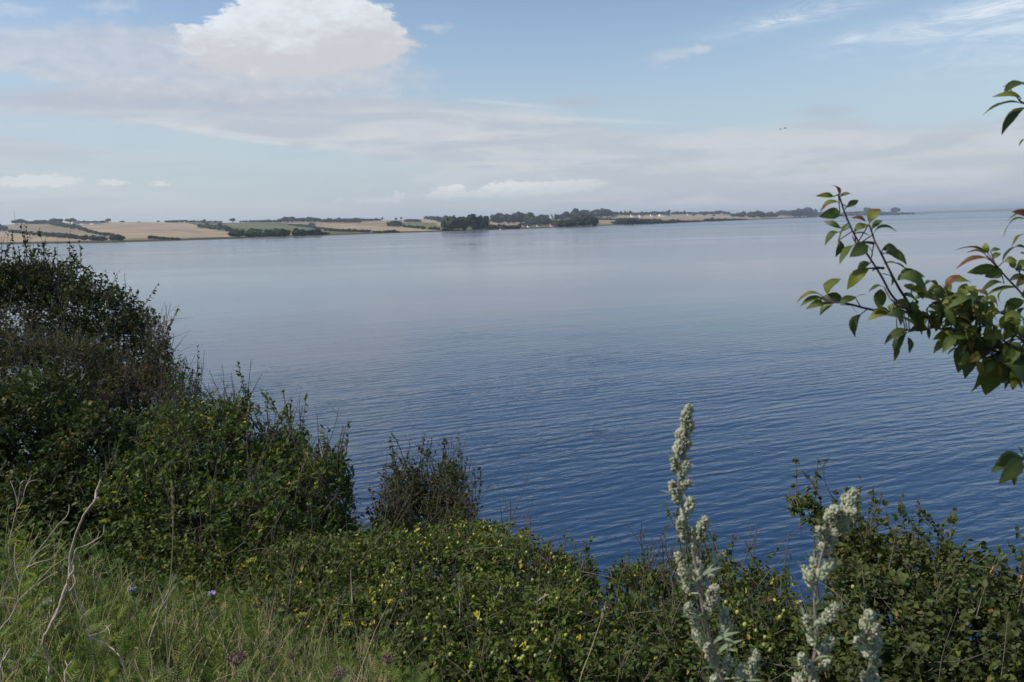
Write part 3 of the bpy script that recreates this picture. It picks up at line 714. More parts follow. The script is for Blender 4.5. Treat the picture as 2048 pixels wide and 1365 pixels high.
# ---- distant buildings
def house(u, v, wpx, hpx, label, wall='white_wall', roof='roof_tile', yaw=0.2, name='house', ratio=1.6):
    P, D = land(u, v)
    L = wpx / F * D; H = hpx / F * D; Wd = max(L / ratio, 5)
    r = empty(name, P); r.rotation_euler = (0, 0, yaw)
    he = H * .52
    g = Geo(); x, y = L / 2, Wd / 2
    V = [(-x, -y, -1.5), (x, -y, -1.5), (x, y, -1.5), (-x, y, -1.5), (-x, -y, he), (x, -y, he), (x, y, he), (-x, y, he), (-x, 0, H * .97), (x, 0, H * .97)]
    g.add(V, quads=[(0, 1, 5, 4), (1, 2, 6, 5), (2, 3, 7, 6), (3, 0, 4, 7)], tris=[(5, 6, 9), (7, 4, 8)])
    g.build('wall', MT[wall], r)
    g = Geo(); o = .4
    k = (H - he) / y
    A = [(-x - o, -y - o, he - o * k), (x + o, -y - o, he - o * k), (x + o, 0, H), (-x - o, 0, H), (x + o, y + o, he - o * k), (-x - o, y + o, he - o * k)]
    B = [(a, b, c + .3) for a, b, c in A]
    g.add(A + B, quads=[(0, 1, 2, 3), (3, 2, 4, 5), (6, 7, 8, 9), (9, 8, 10, 11), (0, 1, 7, 6), (5, 4, 10, 11), (1, 2, 8, 7), (2, 4, 10, 8), (0, 3, 9, 6), (3, 5, 11, 9)])
    rf = g.build('roof', MT[roof], r)
    g = Geo(); cx, cz = L * .2, H
    g.add([(cx - .5, -.5, cz - 1), (cx + .5, -.5, cz - 1), (cx + .5, .5, cz - 1), (cx - .5, .5, cz - 1), (cx - .5, -.5, cz + 1), (cx + .5, -.5, cz + 1), (cx + .5, .5, cz + 1), (cx - .5, .5, cz + 1)],
          quads=[(0, 1, 5, 4), (1, 2, 6, 5), (2, 3, 7, 6), (3, 0, 4, 7), (4, 5, 6, 7)])
    g.build('chimney', MT['roof_tile'], rf)
    nwin = max(2, int(L / 4))
    for i in range(nwin):
        wx_ = -x + L * (i + .5) / nwin; ww = min(.7, L / nwin * .3)
        g = Geo(); z0, z1 = he * .35, he * .8
        g.add([(wx_ - ww, -y - .05, z0), (wx_ + ww, -y - .05, z0), (wx_ + ww, -y - .05, z1), (wx_ - ww, -y - .05, z1), (wx_ - ww, -y, z0), (wx_ + ww, -y, z0), (wx_ + ww, -y, z1), (wx_ - ww, -y, z1)],
              quads=[(0, 1, 2, 3), (0, 1, 5, 4), (1, 2, 6, 5), (2, 3, 7, 6), (3, 0, 4, 7)])
        g.build('window', MT['glass_dark'], r)
    tag(r, label, 'house', 'houses across the water')
def h1(x, y, w_, h, *a, c=1, **k):
    ox = {1: 0, 2: 650, 3: 1348}[c]; house(ox + x * .3418, 380 + y * .3418, w_ * .3418, h * .3418, *a, **k)
h1(448, 204, 40, 18, 'white-gabled farmhouse on the skyline beside the domed tree', yaw=.9, roof='thatch')
h1(500, 203, 46, 12, 'long low grey-roofed barn right of the white gable', roof='thatch', yaw=.1)
h1(558, 203, 44, 14, 'small pale farm building nearest the leaning tree', roof='thatch', yaw=.1)
h1(1196, 219, 24, 16, 'brightest small white house at the water end of the village', c=2, wall='bright_wall', roof='roof_tile')
h1(1165, 216, 24, 16, 'pinkish house just left of the brightest white house', c=2, wall='pink_wall')
h1(1250, 216, 20, 15, 'small white cottage right of the brightest house', c=2)
h1(1325, 176, 22, 30, 'tall white house gable showing between the treetops', c=2, wall='white_wall', yaw=1.2)
h1(1340, 218, 46, 24, 'pink-walled house under the tall white gable', c=2, wall='pink_wall')
h1(1035, 236, 22, 11, 'tiny pale hut at the waterline before the brown trees', c=2)
h1(1805, 160, 34, 19, 'white house under the poplar pair', c=2)
h1(1850, 160, 24, 18, 'small white house next right of the poplar house', c=2)
h1(1920, 156, 30, 15, 'low cream house between the small white and the wide one', c=2)
h1(1985, 156, 60, 16, 'wide pale house at the right end of the white row', c=2)
h1(1690, 160, 32, 14, 'pale low house at the left end of the white row', c=2)
h1(100, 150, 44, 12, 'pale farm building among bushes on the spit field', c=3, yaw=0)
h1(640, 156, 90, 12, 'long pale building by the raised wood on the point', c=3, yaw=0, ratio=4)
h1(575, 158, 26, 9, 'small pale shed left of the long building on the point', c=3, yaw=0)
h1(880, 148, 26, 8, 'last tiny pale house on the point', c=3, yaw=0)
# thin mast
P, D = land(31, 449); mast = empty('mast', P); Hm = 24 / F * D
g = Geo(); tubes(g, [(0, 0, -.5), (0, 0, Hm * .5), (0, 0, Hm)], [.55, .42, .25], 6); g.build('pole', MT['metal'], mast)
for zz, an in ((.55, 0), (.75, .8), (.9, .3)):
    g = Geo(); a_ = Vector((math.cos(an), math.sin(an), 0)) * 1.6
    tubes(g, [(-a_.x, -a_.y, Hm * zz), (0, 0, Hm * zz), (a_.x, a_.y, Hm * zz)], [.15, .2, .15], 5); g.build('crossbar', MT['metal'], mast)
tag(mast, 'thin grey mast standing up from the far left hilltop', 'mast')

# ------------------------------------------------------------------ birds
def bird(u, v, Y, span, label, bank=0.3, yaw=0.0, group='birds flying over the water'):
    P = at(u, v, Y); r = empty('bird', P)
    g = Geo()
    # body: lathe along x
    xs_ = np.array([-.30, -.22, -.10, .05, .18, .27, .34]) ; rr = np.array([.012, .03, .055, .062, .045, .038, .006])
    tubes(g, np.stack([xs_, xs_ * 0, xs_ * 0 + np.array([0, 0, 0, 0, .01, .02, .015])], -1) * span, rr * span, 8)
    g.add(np.array([(-.28, 0, 0), (-.46, -.07, 0), (-.46, .07, 0), (-.28, 0, .015)]) * span, tris=[(0, 1, 2), (3, 2, 1)])
    g.build('body', MT['bird'], r, smooth=True)
    for s_ in (-1, 1):
        g = Geo()
        pl = [(.12, .03, .02, .11), (.14, .16, .10, .11), (.10, .30, .13, .09), (-.02, .50, .08, .02)]
        V = []
        for (x, y, z, c) in pl: V += [(x + c * .4, s_ * y, z), (x - c, s_ * y, z - .005), (x, s_ * y, z + .012)]
        q = []
        for i in range(3): a = i * 3; b = a + 3; q += [(a, a + 2, b + 2, b), (a + 2, a + 1, b + 1, b + 2), (a, b, b + 1, a + 1)]
        g.add(np.array(V) * span, quads=q); g.build('wing', MT['bird'], r)
    r.rotation_euler = (bank, -.15, yaw)
    tag(r, label, 'bird', group)
bird(1570, 257, 70, .44, 'dark bird flying just ahead in the close pair', .5, .25)
bird(1561, 259, 72, .36, 'smaller dark bird trailing behind in the close pair', .4, .2)
bird(1727, 353, 90, .32, 'tiny lone bird low above the reddish twig tip', .2, 1.2)
bird(378, 139, 150, .30, 'speck-like bird in front of the big grey cloud', .2, .2)
bird(87, 207, 150, .30, 'speck-like bird in the grey cloud at the far left', .2, .6)

# ------------------------------------------------------------------ shrubs
def shrub(name, label, cat, clumps, root_uvd, leafm, L=.035, W=.55, cover=2.6, tint0=.45, dens_tw=1.0, shoots=0, shoot_len=.5, bare=0.0,
          stemm='bark', twigm='twig', group=None, leaf_per=11, tw_r=.0018, dead=0, fill=True):
    roots = [np.array(at(*r)) for r in root_uvd]
    for r in roots: r[2] = ground_z(np.array(r[0]), np.array(r[1])) - .05
    root = np.mean(roots, 0)
    e = empty(name, root)
    gl, gt, gs = Geo(), Geo(), Geo()
    for ci, c in enumerate(clumps):
        u, v, Y, ru, rv = c[:5]; rd = c[5] if len(c) > 5 else None
        C = at(u, v, Y); sc = Y / F
        R = np.array([ru * sc, rd if rd else (ru + rv) / 2 * sc, rv * sc])
        # limbs from the nearest root
        rt = min(roots, key=lambda q: np.linalg.norm(q[:2] - C[:2]))
        nl = 4
        for _ in range(nl):
            tgt = C + rdir(1)[0] * R * .5
            midp = rt * .5 + tgt * .5 + rng.normal(0, .12, 3) * np.linalg.norm(tgt - rt)
            poly_tube(gs, [rt + rng.normal(0, .06, 3) * (1, 1, 0), midp, tgt], .013, .005, 5, 4, .4)
        area = 4 * math.pi * ((R[0] * R[1]) ** 1.6 / 3 + (R[0] * R[2]) ** 1.6 / 3 + (R[1] * R[2]) ** 1.6 / 3) ** (1 / 1.6)
        nleaf = area * cover / (L * L * W * .62)
        ntw = int(max(12, nleaf / leaf_per * dens_tw))
        # uneven lobes so the outline is not an ellipse
        lob = rdir(16); lob_h = rng.uniform(.0, .42, 16)
        d = rdir(ntw); d[:, 2] = d[:, 2] + .18; d = unit(d)
        bump_ = 1 + (np.maximum(0, d @ lob.T - .80) / .20 * lob_h).max(1) - .12
        rad = rng.uniform(.62, 1.04, ntw) ** .7 * bump_
        P1 = C + d * R * rad[:, None]
        tl = np.minimum(rng.uniform(.14, .34, ntw), R.min() * .8)
        dd_ = unit(d * 1.0 + rng.normal(0, .55, (ntw, 3)) + np.array([0, 0, .45]))
        P0 = P1 - dd_ * tl[:, None]
        Pm = (P0 + P1) / 2 + rng.normal(0, .025, (ntw, 3))
        t_ = np.linspace(0, 1, 5)[None, :, None]
        PP = P0[:, None] * (1 - t_) ** 2 + 2 * Pm[:, None] * t_ * (1 - t_) + P1[:, None] * t_ ** 2
        keep = rng.random(ntw) < .5
        tubes(gt, PP[keep], np.linspace(1.6, .6, 5)[None] * np.full((keep.sum(), 1), tw_r), 3, rng.uniform(0, 1, keep.sum()))
        has = rng.random(ntw) > bare
        nper = leaf_per
        s_ = np.linspace(.12, 1.0, nper)[None, :] + rng.uniform(-.04, .04, (ntw, nper)); s_ = np.clip(s_, 0, 1)[..., None]
        LP = (P0[:, None] * (1 - s_) ** 2 + 2 * Pm[:, None] * s_ * (1 - s_) + P1[:, None] * s_ ** 2)[has]
        Td = unit(P1 - P0)[has][:, None]
        LD = unit(Td * .55 + rng.normal(0, .62, LP.shape) + np.array([0, 0, -.05]))
        NN = unit(rng.normal(0, .55, LP.shape) + np.array([0, 0, 1.0]))
        ct = (c[6] if len(c) > 6 else 0.0)
        tt = np.clip(tint0 + ct + rng.normal(0, .17, (has.sum(), 1)) + rng.normal(0, .12, (has.sum(), nper)), 0, .86)
        # odd yellow or rusty leaves
        odd = rng.random(tt.shape) < .02; tt[odd] = 1.0
        oddtw = rng.random(tt.shape[0]) < .02; tt[oddtw] = rng.uniform(.9, 1, (oddtw.sum(), 1))
        sz = (L * rng.uniform(.6, 1.2, tt.shape)).ravel()
        leaves(gl, LP.reshape(-1, 3), LD.reshape(-1, 3), NN.reshape(-1, 3), sz, sz * W, tt.ravel())
        if shoots:
            ns = int(shoots * (c[7] if len(c) > 7 else 1))
            for _ in range(ns):
                dz = unit(np.array([rng.normal(0, .38), rng.normal(0, .38), 1.0]))
                b = C + unit(np.array([rng.uniform(-1, 1), rng.uniform(-1, 1), rng.uniform(.5, 1)])) * R * .8
                ln = shoot_len * rng.uniform(.35, 1.0)
                tip = b + dz * ln; mm = (b + tip) / 2 + rng.normal(0, .06, 3) * ln
                K = 9; tq = np.linspace(0, 1, K)[:, None]
                Q = b * (1 - tq) ** 2 + 2 * mm * tq * (1 - tq) + tip * tq ** 2
                tubes(gt, Q, np.linspace(.0045, .0022, K), 4, .4)
                if rng.random() > bare:
                    nn = int(ln / .022); sq = rng.uniform(.1, 1, nn)[:, None]
                    LPs = b * (1 - sq) ** 2 + 2 * mm * sq * (1 - sq) + tip * sq ** 2
                    LDs = unit(dz * .5 + rng.normal(0, .6, (nn, 3)))
                    sz = L * rng.uniform(.6, 1.15, nn)
                    leaves(gl, LPs, LDs, unit(rng.normal(0, .6, (nn, 3)) + [0, 0, .8]), sz, sz * W, np.clip(tint0 + rng.normal(0, .15, nn), 0, .9))
                elif True:
                    nb = rng.integers(2, 6)
                    for _ in range(nb):
                        s0 = rng.uniform(.3, .9); q0 = b * (1 - s0) + tip * s0
                        e1 = q0 + unit(dz + rng.normal(0, .6, 3)) * ln * rng.uniform(.15, .35)
                        tubes(gt, [q0, (q0 + e1) / 2 + rng.normal(0, .01, 3), e1], [.002, .0016, .001], 3, .6)
        for _ in range(int(dead)):
            b = C + rdir(1)[0] * R * rng.uniform(.5, .9); q = b + unit(rng.normal(0, 1, 3) + [0.2, -.3, .6]) * rng.uniform(.2, .6)
            poly_tube(gt, [b, (b + q) / 2 + rng.normal(0, .04, 3), q], .004, .0015, 4, 3, 1.0)
    gs.build('stems', MT[stemm], e, origin=root, smooth=True)
    gt.build('twigs', MT[twigm], e, origin=root)
    if gl.n: gl.build('foliage', MT[leafm], e, origin=root)
    tag(e, label, cat, group)
    e['_root'] = 0; del e['_root']
    return e, root

# clump tuple: (u, v, distance, radius_u px, radius_v px, depth radius m, tint shift, shoots factor)
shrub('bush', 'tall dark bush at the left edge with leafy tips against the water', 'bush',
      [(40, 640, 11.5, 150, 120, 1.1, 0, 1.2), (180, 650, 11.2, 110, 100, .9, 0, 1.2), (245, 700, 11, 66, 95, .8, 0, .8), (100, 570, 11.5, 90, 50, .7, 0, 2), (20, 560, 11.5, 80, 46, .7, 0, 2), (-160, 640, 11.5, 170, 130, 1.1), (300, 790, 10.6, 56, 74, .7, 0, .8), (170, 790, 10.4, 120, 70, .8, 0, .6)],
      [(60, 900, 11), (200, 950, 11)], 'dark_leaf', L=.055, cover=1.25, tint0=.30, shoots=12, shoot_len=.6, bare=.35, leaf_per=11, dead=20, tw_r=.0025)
shrub('bush', 'thicket of bare brownish twigs mixed with dark leaves in front of the tall dark bush', 'bush',
      [(110, 720, 9.8, 130, 60, .8, 0, .8), (255, 770, 9.7, 100, 50, .7, -.1, 1), (355, 820, 9.4, 54, 52, .6, 0, 1.3), (318, 725, 9.8, 26, 54, .4, 0, 1.2), (-60, 700, 9.8, 120, 70, .7)],
      [(150, 1000, 9.3), (320, 1000, 9.3)], 'brown_leaf', L=.040, cover=.6, tint0=.62, dens_tw=1.8, shoots=30, shoot_len=.6, bare=.6, leaf_per=8, tw_r=.0030, dead=24)
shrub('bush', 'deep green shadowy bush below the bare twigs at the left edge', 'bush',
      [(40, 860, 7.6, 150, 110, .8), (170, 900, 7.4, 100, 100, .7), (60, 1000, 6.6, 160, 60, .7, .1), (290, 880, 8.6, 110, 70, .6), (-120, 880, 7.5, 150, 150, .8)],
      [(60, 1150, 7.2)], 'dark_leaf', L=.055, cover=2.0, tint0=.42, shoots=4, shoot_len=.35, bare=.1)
shrub('bush', 'large rounded green bush left of the narrow gap of water', 'bush',
      [(385, 900, 7.6, 120, 100, .8, .0, .8), (520, 960, 7.4, 140, 95, .8, 0, 1), (645, 980, 7.3, 75, 92, .6, -.1, 1.4), (668, 1060, 7.2, 50, 60, .4, -.1), (430, 1040, 6.4, 170, 75, .7, .08), (300, 980, 6.8, 130, 90, .7, .05), (620, 1070, 6.6, 80, 55, .5, -.05), (560, 900, 7.9, 66, 46, .5, -.1, 1.6), (450, 845, 8.0, 70, 50, .5, -.1, 1.3)],
      [(400, 1180, 7.2), (610, 1160, 7.2)], 'bush_leaf', L=.050, cover=1.9, tint0=.44, shoots=14, shoot_len=.55, bare=.5, dead=10)
shrub('bush', 'small loose brown-tinged bush standing right of the narrow water gap', 'bush',
      [(812, 990, 9.6, 56, 55, .5, 0, 1.2), (902, 985, 9.5, 46, 62, .5, 0, 1.3), (850, 1035, 9.2, 100, 45, .5, .1), (858, 990, 9.5, 50, 45, .4, 0, .6), (775, 1045, 9.0, 45, 45, .4, .1), (930, 1045, 9.0, 40, 40, .4, .1), (800, 1075, 8.4, 90, 30, .5, .12), (910, 1075, 8.4, 80, 30, .5, .12)],
      [(850, 1160, 9.6)], 'brown_leaf', L=.045, cover=1.15, tint0=.66, shoots=20, shoot_len=.6, bare=.4, twigm='twig', tw_r=.0022, dead=10)
fb_clumps = [(640, 1180, 5.3, 190, 80, .7), (860, 1150, 5.6, 170, 80, .7, .04), (1040, 1150, 5.6, 140, 72, .6, .04), (760, 1110, 6.2, 110, 45, .5), (960, 1095, 6.4, 110, 42, .5, .05), (1140, 1180, 5.3, 78, 58, .5, .05, 1.5),
             (560, 1260, 4.5, 180, 80, .6, -.03), (760, 1260, 4.4, 170, 90, .6), (960, 1260, 4.4, 170, 85, .6, .03), (1110, 1290, 4.3, 150, 90, .6), (820, 1360, 3.7, 200, 70, .5, -.06), (1050, 1370, 3.7, 180, 75, .5), (560, 1130, 6.0, 150, 60, .6), (430, 1160, 5.6, 150, 60, .6, -.05)]
fb, fbroot = shrub('bush', 'wide low bush dotted with yellow-green fruit filling the bottom middle', 'bush', fb_clumps,
      [(640, 1340, 5.3), (900, 1330, 5.4), (1080, 1330, 5.2), (820, 1500, 4.2)], 'fruit_leaf', L=.038, W=.55, cover=1.6, tint0=.46, shoots=7, shoot_len=.28, bare=.35, dead=16)
rb, rbroot = shrub('bush', 'low bush right of centre behind the tallest mugwort', 'bush',
      [(1290, 1190, 5.2, 90, 60, .5, 0, 1.4), (1400, 1170, 5.3, 100, 62, .5, 0, 1.4), (1520, 1200, 5.2, 90, 60, .5, .0), (1280, 1290, 4.4, 130, 80, .6), (1440, 1290, 4.4, 140, 85, .6, .03), (1580, 1300, 4.3, 110, 90, .5, -.04), (1350, 1380, 3.7, 200, 70, .5, -.1)],
      [(1300, 1400, 4.8), (1480, 1400, 4.8)], 'fruit_leaf', L=.040, cover=1.5, tint0=.38, shoots=11, shoot_len=.38, bare=.5, dead=12)
shrub('bush', 'large round-leaved bush with upright shoots at the lower right', 'bush',
      [(1760, 1140, 5.0, 125, 74, .6, 0, 1.5), (1690, 1075, 5.3, 62, 48, .4, -.05, 1), (1890, 1155, 4.9, 118, 74, .6, 0, 1.8), (1800, 1230, 4.4, 150, 90, .6, 0, .5), (1940, 1270, 4.2, 130, 110, .6, -.06, .6), (1720, 1320, 4.0, 150, 80, .6, -.04, .3), (1880, 1370, 3.8, 180, 70, .5, -.1, .2), (1620, 1022, 5.5, 40, 24, .3, -.1, .5), (2120, 1250, 4.3, 110, 130, .6)],
      [(1780, 1400, 4.6), (1920, 1400, 4.5)], 'round_leaf', L=.044, W=.70, cover=1.25, tint0=.42, shoots=9, shoot_len=.45, bare=.12, stemm='bark', dead=8)

# fruit on the low bushes: every fruit its own part
me_f = None
def fruits(par, root, spots, r=.0088):
    global me_f
    if me_f is None:
        g = Geo()
        th = np.linspace(0, math.pi, 7); z = -np.cos(th); rr = np.sin(th); rr = rr * (1 + .05 * z)
        tubes(g, np.stack([z * 0, z * 0, z], -1), rr + .001, 9, .5)
        o = g.build('fruit', MT['fruit'], par, smooth=True); me_f = o.data; o.location = (0, 0, 0)
        bpy.data.objects.remove(o)
    for (u, v, Y) in spots:
        o = bpy.data.objects.new('fruit', me_f); COL.objects.link(o); o.parent = par
        P = at(u, v, Y) - root; o.location = tuple(float(q) for q in P)
        s_ = r * random.uniform(.8, 1.2); o.scale = (s_, s_, s_ * 1.1)
c7 = lambda x, y: (650 + x * .3418, 900 + y * .3418)
fr = [(738, 412), (872, 495), (780, 545), (1150, 512), (1035, 562), (1020, 540), (1080, 638), (1340, 630), (1325, 606), (893, 670), (895, 695), (918, 704), (728, 516), (1097, 780), (1130, 782), (1130, 796), (1410, 690), (1480, 765), (1410, 712), (1210, 1012), (1230, 1008), (1252, 1012), (1270, 1030), (1218, 1052), (1238, 1060), (1097, 1112), (1115, 1210), (1135, 1222), (1150, 1224), (1160, 1212), (735, 1198), (855, 1270), (860, 1250), (1035, 1012), (915, 995), (900, 990), (1297, 1115), (1410, 1085), (485, 1020), (515, 1068), (600, 985), (612, 965), (25, 660), (40, 718), (10, 690), (390, 795), (660, 870), (700, 872), (1232, 1205), (1320, 1180), (1190, 1160), (760, 760), (1310, 720), (1215, 762), (930, 455), (965, 450), (640, 640), (655, 640), (430, 740), (455, 752), (345, 735), (560, 660), (620, 500), (585, 545), (1180, 600), (870, 860), (1360, 870), (1290, 850), (1060, 1240), (980, 1190), (590, 1110), (470, 1190)]
spots = []
for (x, y) in fr:
    u, v = c7(x, y); Yb = np.interp(v, [1040, 1100, 1180, 1260, 1365], [5.7, 5.1, 4.45, 3.75, 3.1])
    spots.append((u, v, Yb))
fruits(fb, fbroot, spots)
fruits(rb, rbroot, [(1420 + 3, 1218, 4.2), (1452, 1205, 4.2), (1512, 1262, 3.9), (1490, 1250, 3.9), (1530, 1275, 3.9), (1528, 1290, 3.8), (1475, 1225, 4.1), (1568, 1222, 4.1), (1560, 1235, 4.1), (1706, 1174, 3.9), (1540, 1300, 3.8), (1380, 1190, 4.6)], .011)

# ------------------------------------------------------------------ weeds: feathery undergrowth
def feather_template(pairs=8):
    V, T = [], []
    def tri(a, b, c):
        i = len(V); V.extend([a, b, c]); T.append((i, i + 1, i + 2))
    tri((0, -.008, 0), (0, .008, 0), (1, 0, -.18))
    for i in range(pairs):
        s = .16 + .8 * i / pairs; ln = .34 * math.sin(math.pi * (.18 + .78 * s)) + .05; z = -.18 * s * s
        for sd_ in (-1, 1):
            bx, by = s, 0; tx, ty = s + ln * .55, sd_ * ln
            tri((bx - .018, by, z), (bx + .055, by, z), (tx, ty, z - .03))
            for q in (.35, .65):
                mx_, my = bx + (tx - bx) * q, by + (ty - by) * q
                tri((mx_ - .02, my, z), (mx_ + .035, my, z), (mx_ + .13 * (1 - q * .5), my + sd_ * .02, z + .01))
                tri((mx_, my - .01, z), (mx_, my + .012, z), (mx_ + .01, my + sd_ * .12 * (1 - q * .4), z - .01))
    tri((.9, -.02, -.15), (.9, .02, -.15), (1.08, 0, -.2))
    return np.array(V), np.array(T)
FV, FT = feather_template(6)
def place_templates(g, TV, TT, P, D, Nn, L, tint):
    D = unit(D); B = unit(np.cross(Nn, D)); Nn = np.cross(D, B)
    L = np.broadcast_to(L, len(P))
    V = P[:, None] + L[:, None, None] * (TV[None, :, :1] * D[:, None] + TV[None, :, 1:2] * B[:, None] + TV[None, :, 2:] * Nn[:, None])
    n, k = len(P), len(TV)
    T = (np.arange(n)[:, None, None] * k + TT[None]).reshape(-1, 3)
    g.add(V.reshape(-1, 3), tris=T, tint=np.repeat(np.broadcast_to(tint, n), k))

def weed_plants(spec, gl, gs, nleaf=15, LL=.085, tint0=.5):
    for (top, h, lean) in spec:
        tint = tint0 + rng.normal(0, .22); LL_ = LL * rng.uniform(.65, 1.15)
        base_ = top - np.array([lean[0], lean[1], h])
        K = 7; t_ = np.linspace(0, 1, K)[:, None]
        mm = (base_ + top) / 2 + rng.normal(0, .02, 3)
        Q = base_ * (1 - t_) ** 2 + 2 * mm * t_ * (1 - t_) + top * t_ ** 2
        tubes(gs, Q, np.linspace(.0035, .0014, K), 4, .5)
        s = np.linspace(.25, 1.0, nleaf)
        P = base_ * ((1 - s) ** 2)[:, None] + 2 * mm * (s * (1 - s))[:, None] + top * (s ** 2)[:, None]
        ang = np.arange(nleaf) * 2.4 + rng.uniform(0, 6)
        upb = .25 + 1.1 * s ** 2
        D = unit(np.stack([np.cos(ang), np.sin(ang), upb], -1) + rng.normal(0, .15, (nleaf, 3)))
        place_templates(gl, FV, FT, P, D, unit(np.array([[0, 0, 1.0]]) + rng.normal(0, .2, (nleaf, 3))), LL_ * (1.25 - .75 * s) * rng.uniform(.8, 1.2, nleaf), np.clip(tint + rng.normal(0, .1) + rng.normal(0, .06, nleaf), 0, 1))
gl, gs = Geo(), Geo()
topline = [(-60, 1010), (60, 1015), (130, 1050), (220, 1085), (330, 1150), (480, 1165), (600, 1250), (760, 1300), (950, 1360)]
spec = []
for i in range(330):
    u = random.uniform(-90, 900) if i % 3 else random.uniform(-90, 480)
    vt = np.interp(u, *zip(*topline)); q = random.random()
    v = vt + (1400 - vt) * q + random.uniform(-10, 25)
    Y = np.interp(q, [0, 1], [3.3, 1.75]) * random.uniform(.93, 1.07)
    top = at(u, v, Y); gz = float(ground_z(np.array(top[0]), np.array(top[1])))
    h = max(.25, min(top[2] - gz, .75))
    spec.append((top, h, (random.uniform(-.08, .08), random.uniform(-.08, .08))))
weed_plants(spec[:190], gl, gs, 15, .095, .46)
# a second, narrow-leaved kind and yellowing plants between the feathery ones
for (top, h, lean) in spec[190:]:
    base_ = top - np.array([lean[0], lean[1], h]); nn = 26; s_ = np.linspace(.15, 1, nn)[:, None]
    mm = (base_ + top) / 2 + rng.normal(0, .03, 3)
    Q = base_ * (1 - s_) ** 2 + 2 * mm * s_ * (1 - s_) + top * s_ ** 2
    tubes(gs, Q, np.linspace(.003, .0012, nn), 4, .5)
    a_ = np.arange(nn) * 2.4; D_s = unit(np.stack([np.cos(a_), np.sin(a_), .3 + 1.2 * s_[:, 0]], -1) + rng.normal(0, .2, (nn, 3)))
    ln = rng.uniform(.035, .075) * rng.uniform(.7, 1.2, nn) * (1.15 - .6 * s_[:, 0])
    leaves(gl, Q, D_s, unit(rng.normal(0, .3, (nn, 3)) + [0, 0, 1]), ln, ln * rng.uniform(.14, .3), np.clip(rng.normal(.5, .2) + rng.normal(0, .08, nn), 0, .95), .3, .35)
und = empty('undergrowth', (at(200, 1250, 2.5)))
ur = at(200, 1250, 2.5)
gl.build('foliage', MT['weed'], und, origin=ur); gs.build('stems', MT['weed'], und, origin=ur)
for ch in und.children: ch['kind'] = 'stuff'
tag(und, 'feathery green weeds covering the near bank at the lower left', 'undergrowth', None, 'stuff')
# grass among the weeds and down the slope
def grass(n, sampler, hmin, hmax, name, label, dry=.25, wdt=.0035):
    P, H = [], []
    for _ in range(n):
        p, h = sampler(); P.append(p); H.append(h * random.uniform(hmin, hmax))
    P = np.array(P); H = np.array(H)[:, None]
    a = rng.uniform(0, 6.28, n); lean = np.stack([np.cos(a), np.sin(a), np.zeros(n)], -1)
    side = np.stack([-np.sin(a), np.cos(a), np.zeros(n)], -1)
    K = 5; V = []
    bend = rng.uniform(.15, .7, (n, 1))
    for k in range(K):
        t = k / (K - 1); c = P + lean * H * bend * t ** 2 + np.array([0, 0, 1.0]) * H * (t - .25 * bend * t ** 2)
        wv_ = wdt * (1 - t * .92) * rng.uniform(.8, 1.2, (n, 1))
        V.append(c - side * wv_); V.append(c + side * wv_)
    V = np.stack(V, 1)
    idx = np.arange(n)[:, None] * (2 * K)
    Q = np.concatenate([idx + np.array([2 * k, 2 * k + 1, 2 * k + 3, 2 * k + 2]) for k in range(K - 1)])
    tt = np.where(rng.random(n) < dry, rng.uniform(.72, 1, n), rng.uniform(.1, .58, n))
    g = Geo(); g.add(V.reshape(-1, 3), quads=Q, tint=np.repeat(tt, 2 * K))
    tag(g.build(name, MT['grass'], None, origin=P.mean(0)), label, None, None, 'stuff')
def s1():
    y = random.uniform(1.5, 3.6); x = random.uniform(-.72 * y - .2, -.2 * y)
    return (x, y, float(ground_z(np.array(x), np.array(y))) - .02), 1.0
grass(2300, s1, .2, .5, 'grass', 'long green and dry grass between the weeds on the bank', .5, .0017)
def s3():
    x = random.uniform(-11, 8); y = random.uniform(-3, 1.5) if x > -2.5 else random.uniform(-3, 4.5)
    if x < -2.5 and abs(x) < .72 * y: y = random.uniform(-3, 1.5)
    return (x, y, float(ground_z(np.array(x), np.array(y))) - .02), 1.0
grass(16000, s3, .05, .24, 'grass', 'short trodden grass on top of the bank round the viewpoint', .3, .003)
def s2():
    y = random.uniform(4.5, 13); x = random.uniform(-.8 * y, .8 * y)
    return (x, y, float(ground_z(np.array(x), np.array(y))) - .02), 1.0
grass(5000, s2, .15, .4, 'grass', 'rough grass on the slope between the bushes', .2, .006)

# fine dry stalks, bent and tangled
gd = Geo()
for _ in range(260):
    u_ = random.uniform(-40, 760); q_ = random.random() ** 1.3
    vt_ = np.interp(u_, *zip(*topline)); v_ = vt_ - 10 + (1380 - vt_) * (1 - q_)
    Yq = np.interp(1 - q_, [0, 1], [3.1, 1.8]); top = at(u_, v_, Yq); gz = float(ground_z(np.array(top[0]), np.array(top[1])))
    a0 = random.uniform(0, 6.28); ln = random.uniform(.02, .28)
    b0 = np.array([top[0] + ln * math.cos(a0), top[1] + ln * math.sin(a0), max(gz, top[2] - random.uniform(.3, .7))])
    m0 = (b0 + top) / 2 + rng.normal(0, .04, 3)
    tubes(gd, spline([b0, m0, top], 5), np.linspace(.0016, .0006, 11), 3, random.random())
    for _k in range(random.randint(0, 3)):
        f0 = random.uniform(.4, .9); p0_ = m0 * (1 - f0) + top * f0; e0 = p0_ + unit(rng.normal(0, 1, 3) + [0, 0, 1.0]) * random.uniform(.03, .10)
        tubes(gd, spline([p0_, (p0_ + e0) / 2 + rng.normal(0, .006, 3), e0], 3), np.linspace(.0010, .0005, 7), 3, random.random())
tag(gd.build('dry_stalks', MT['straw'], None, origin=(-1, 2.6, 5)), 'tangle of thin straw-coloured stalks among the weeds', None, None, 'stuff')

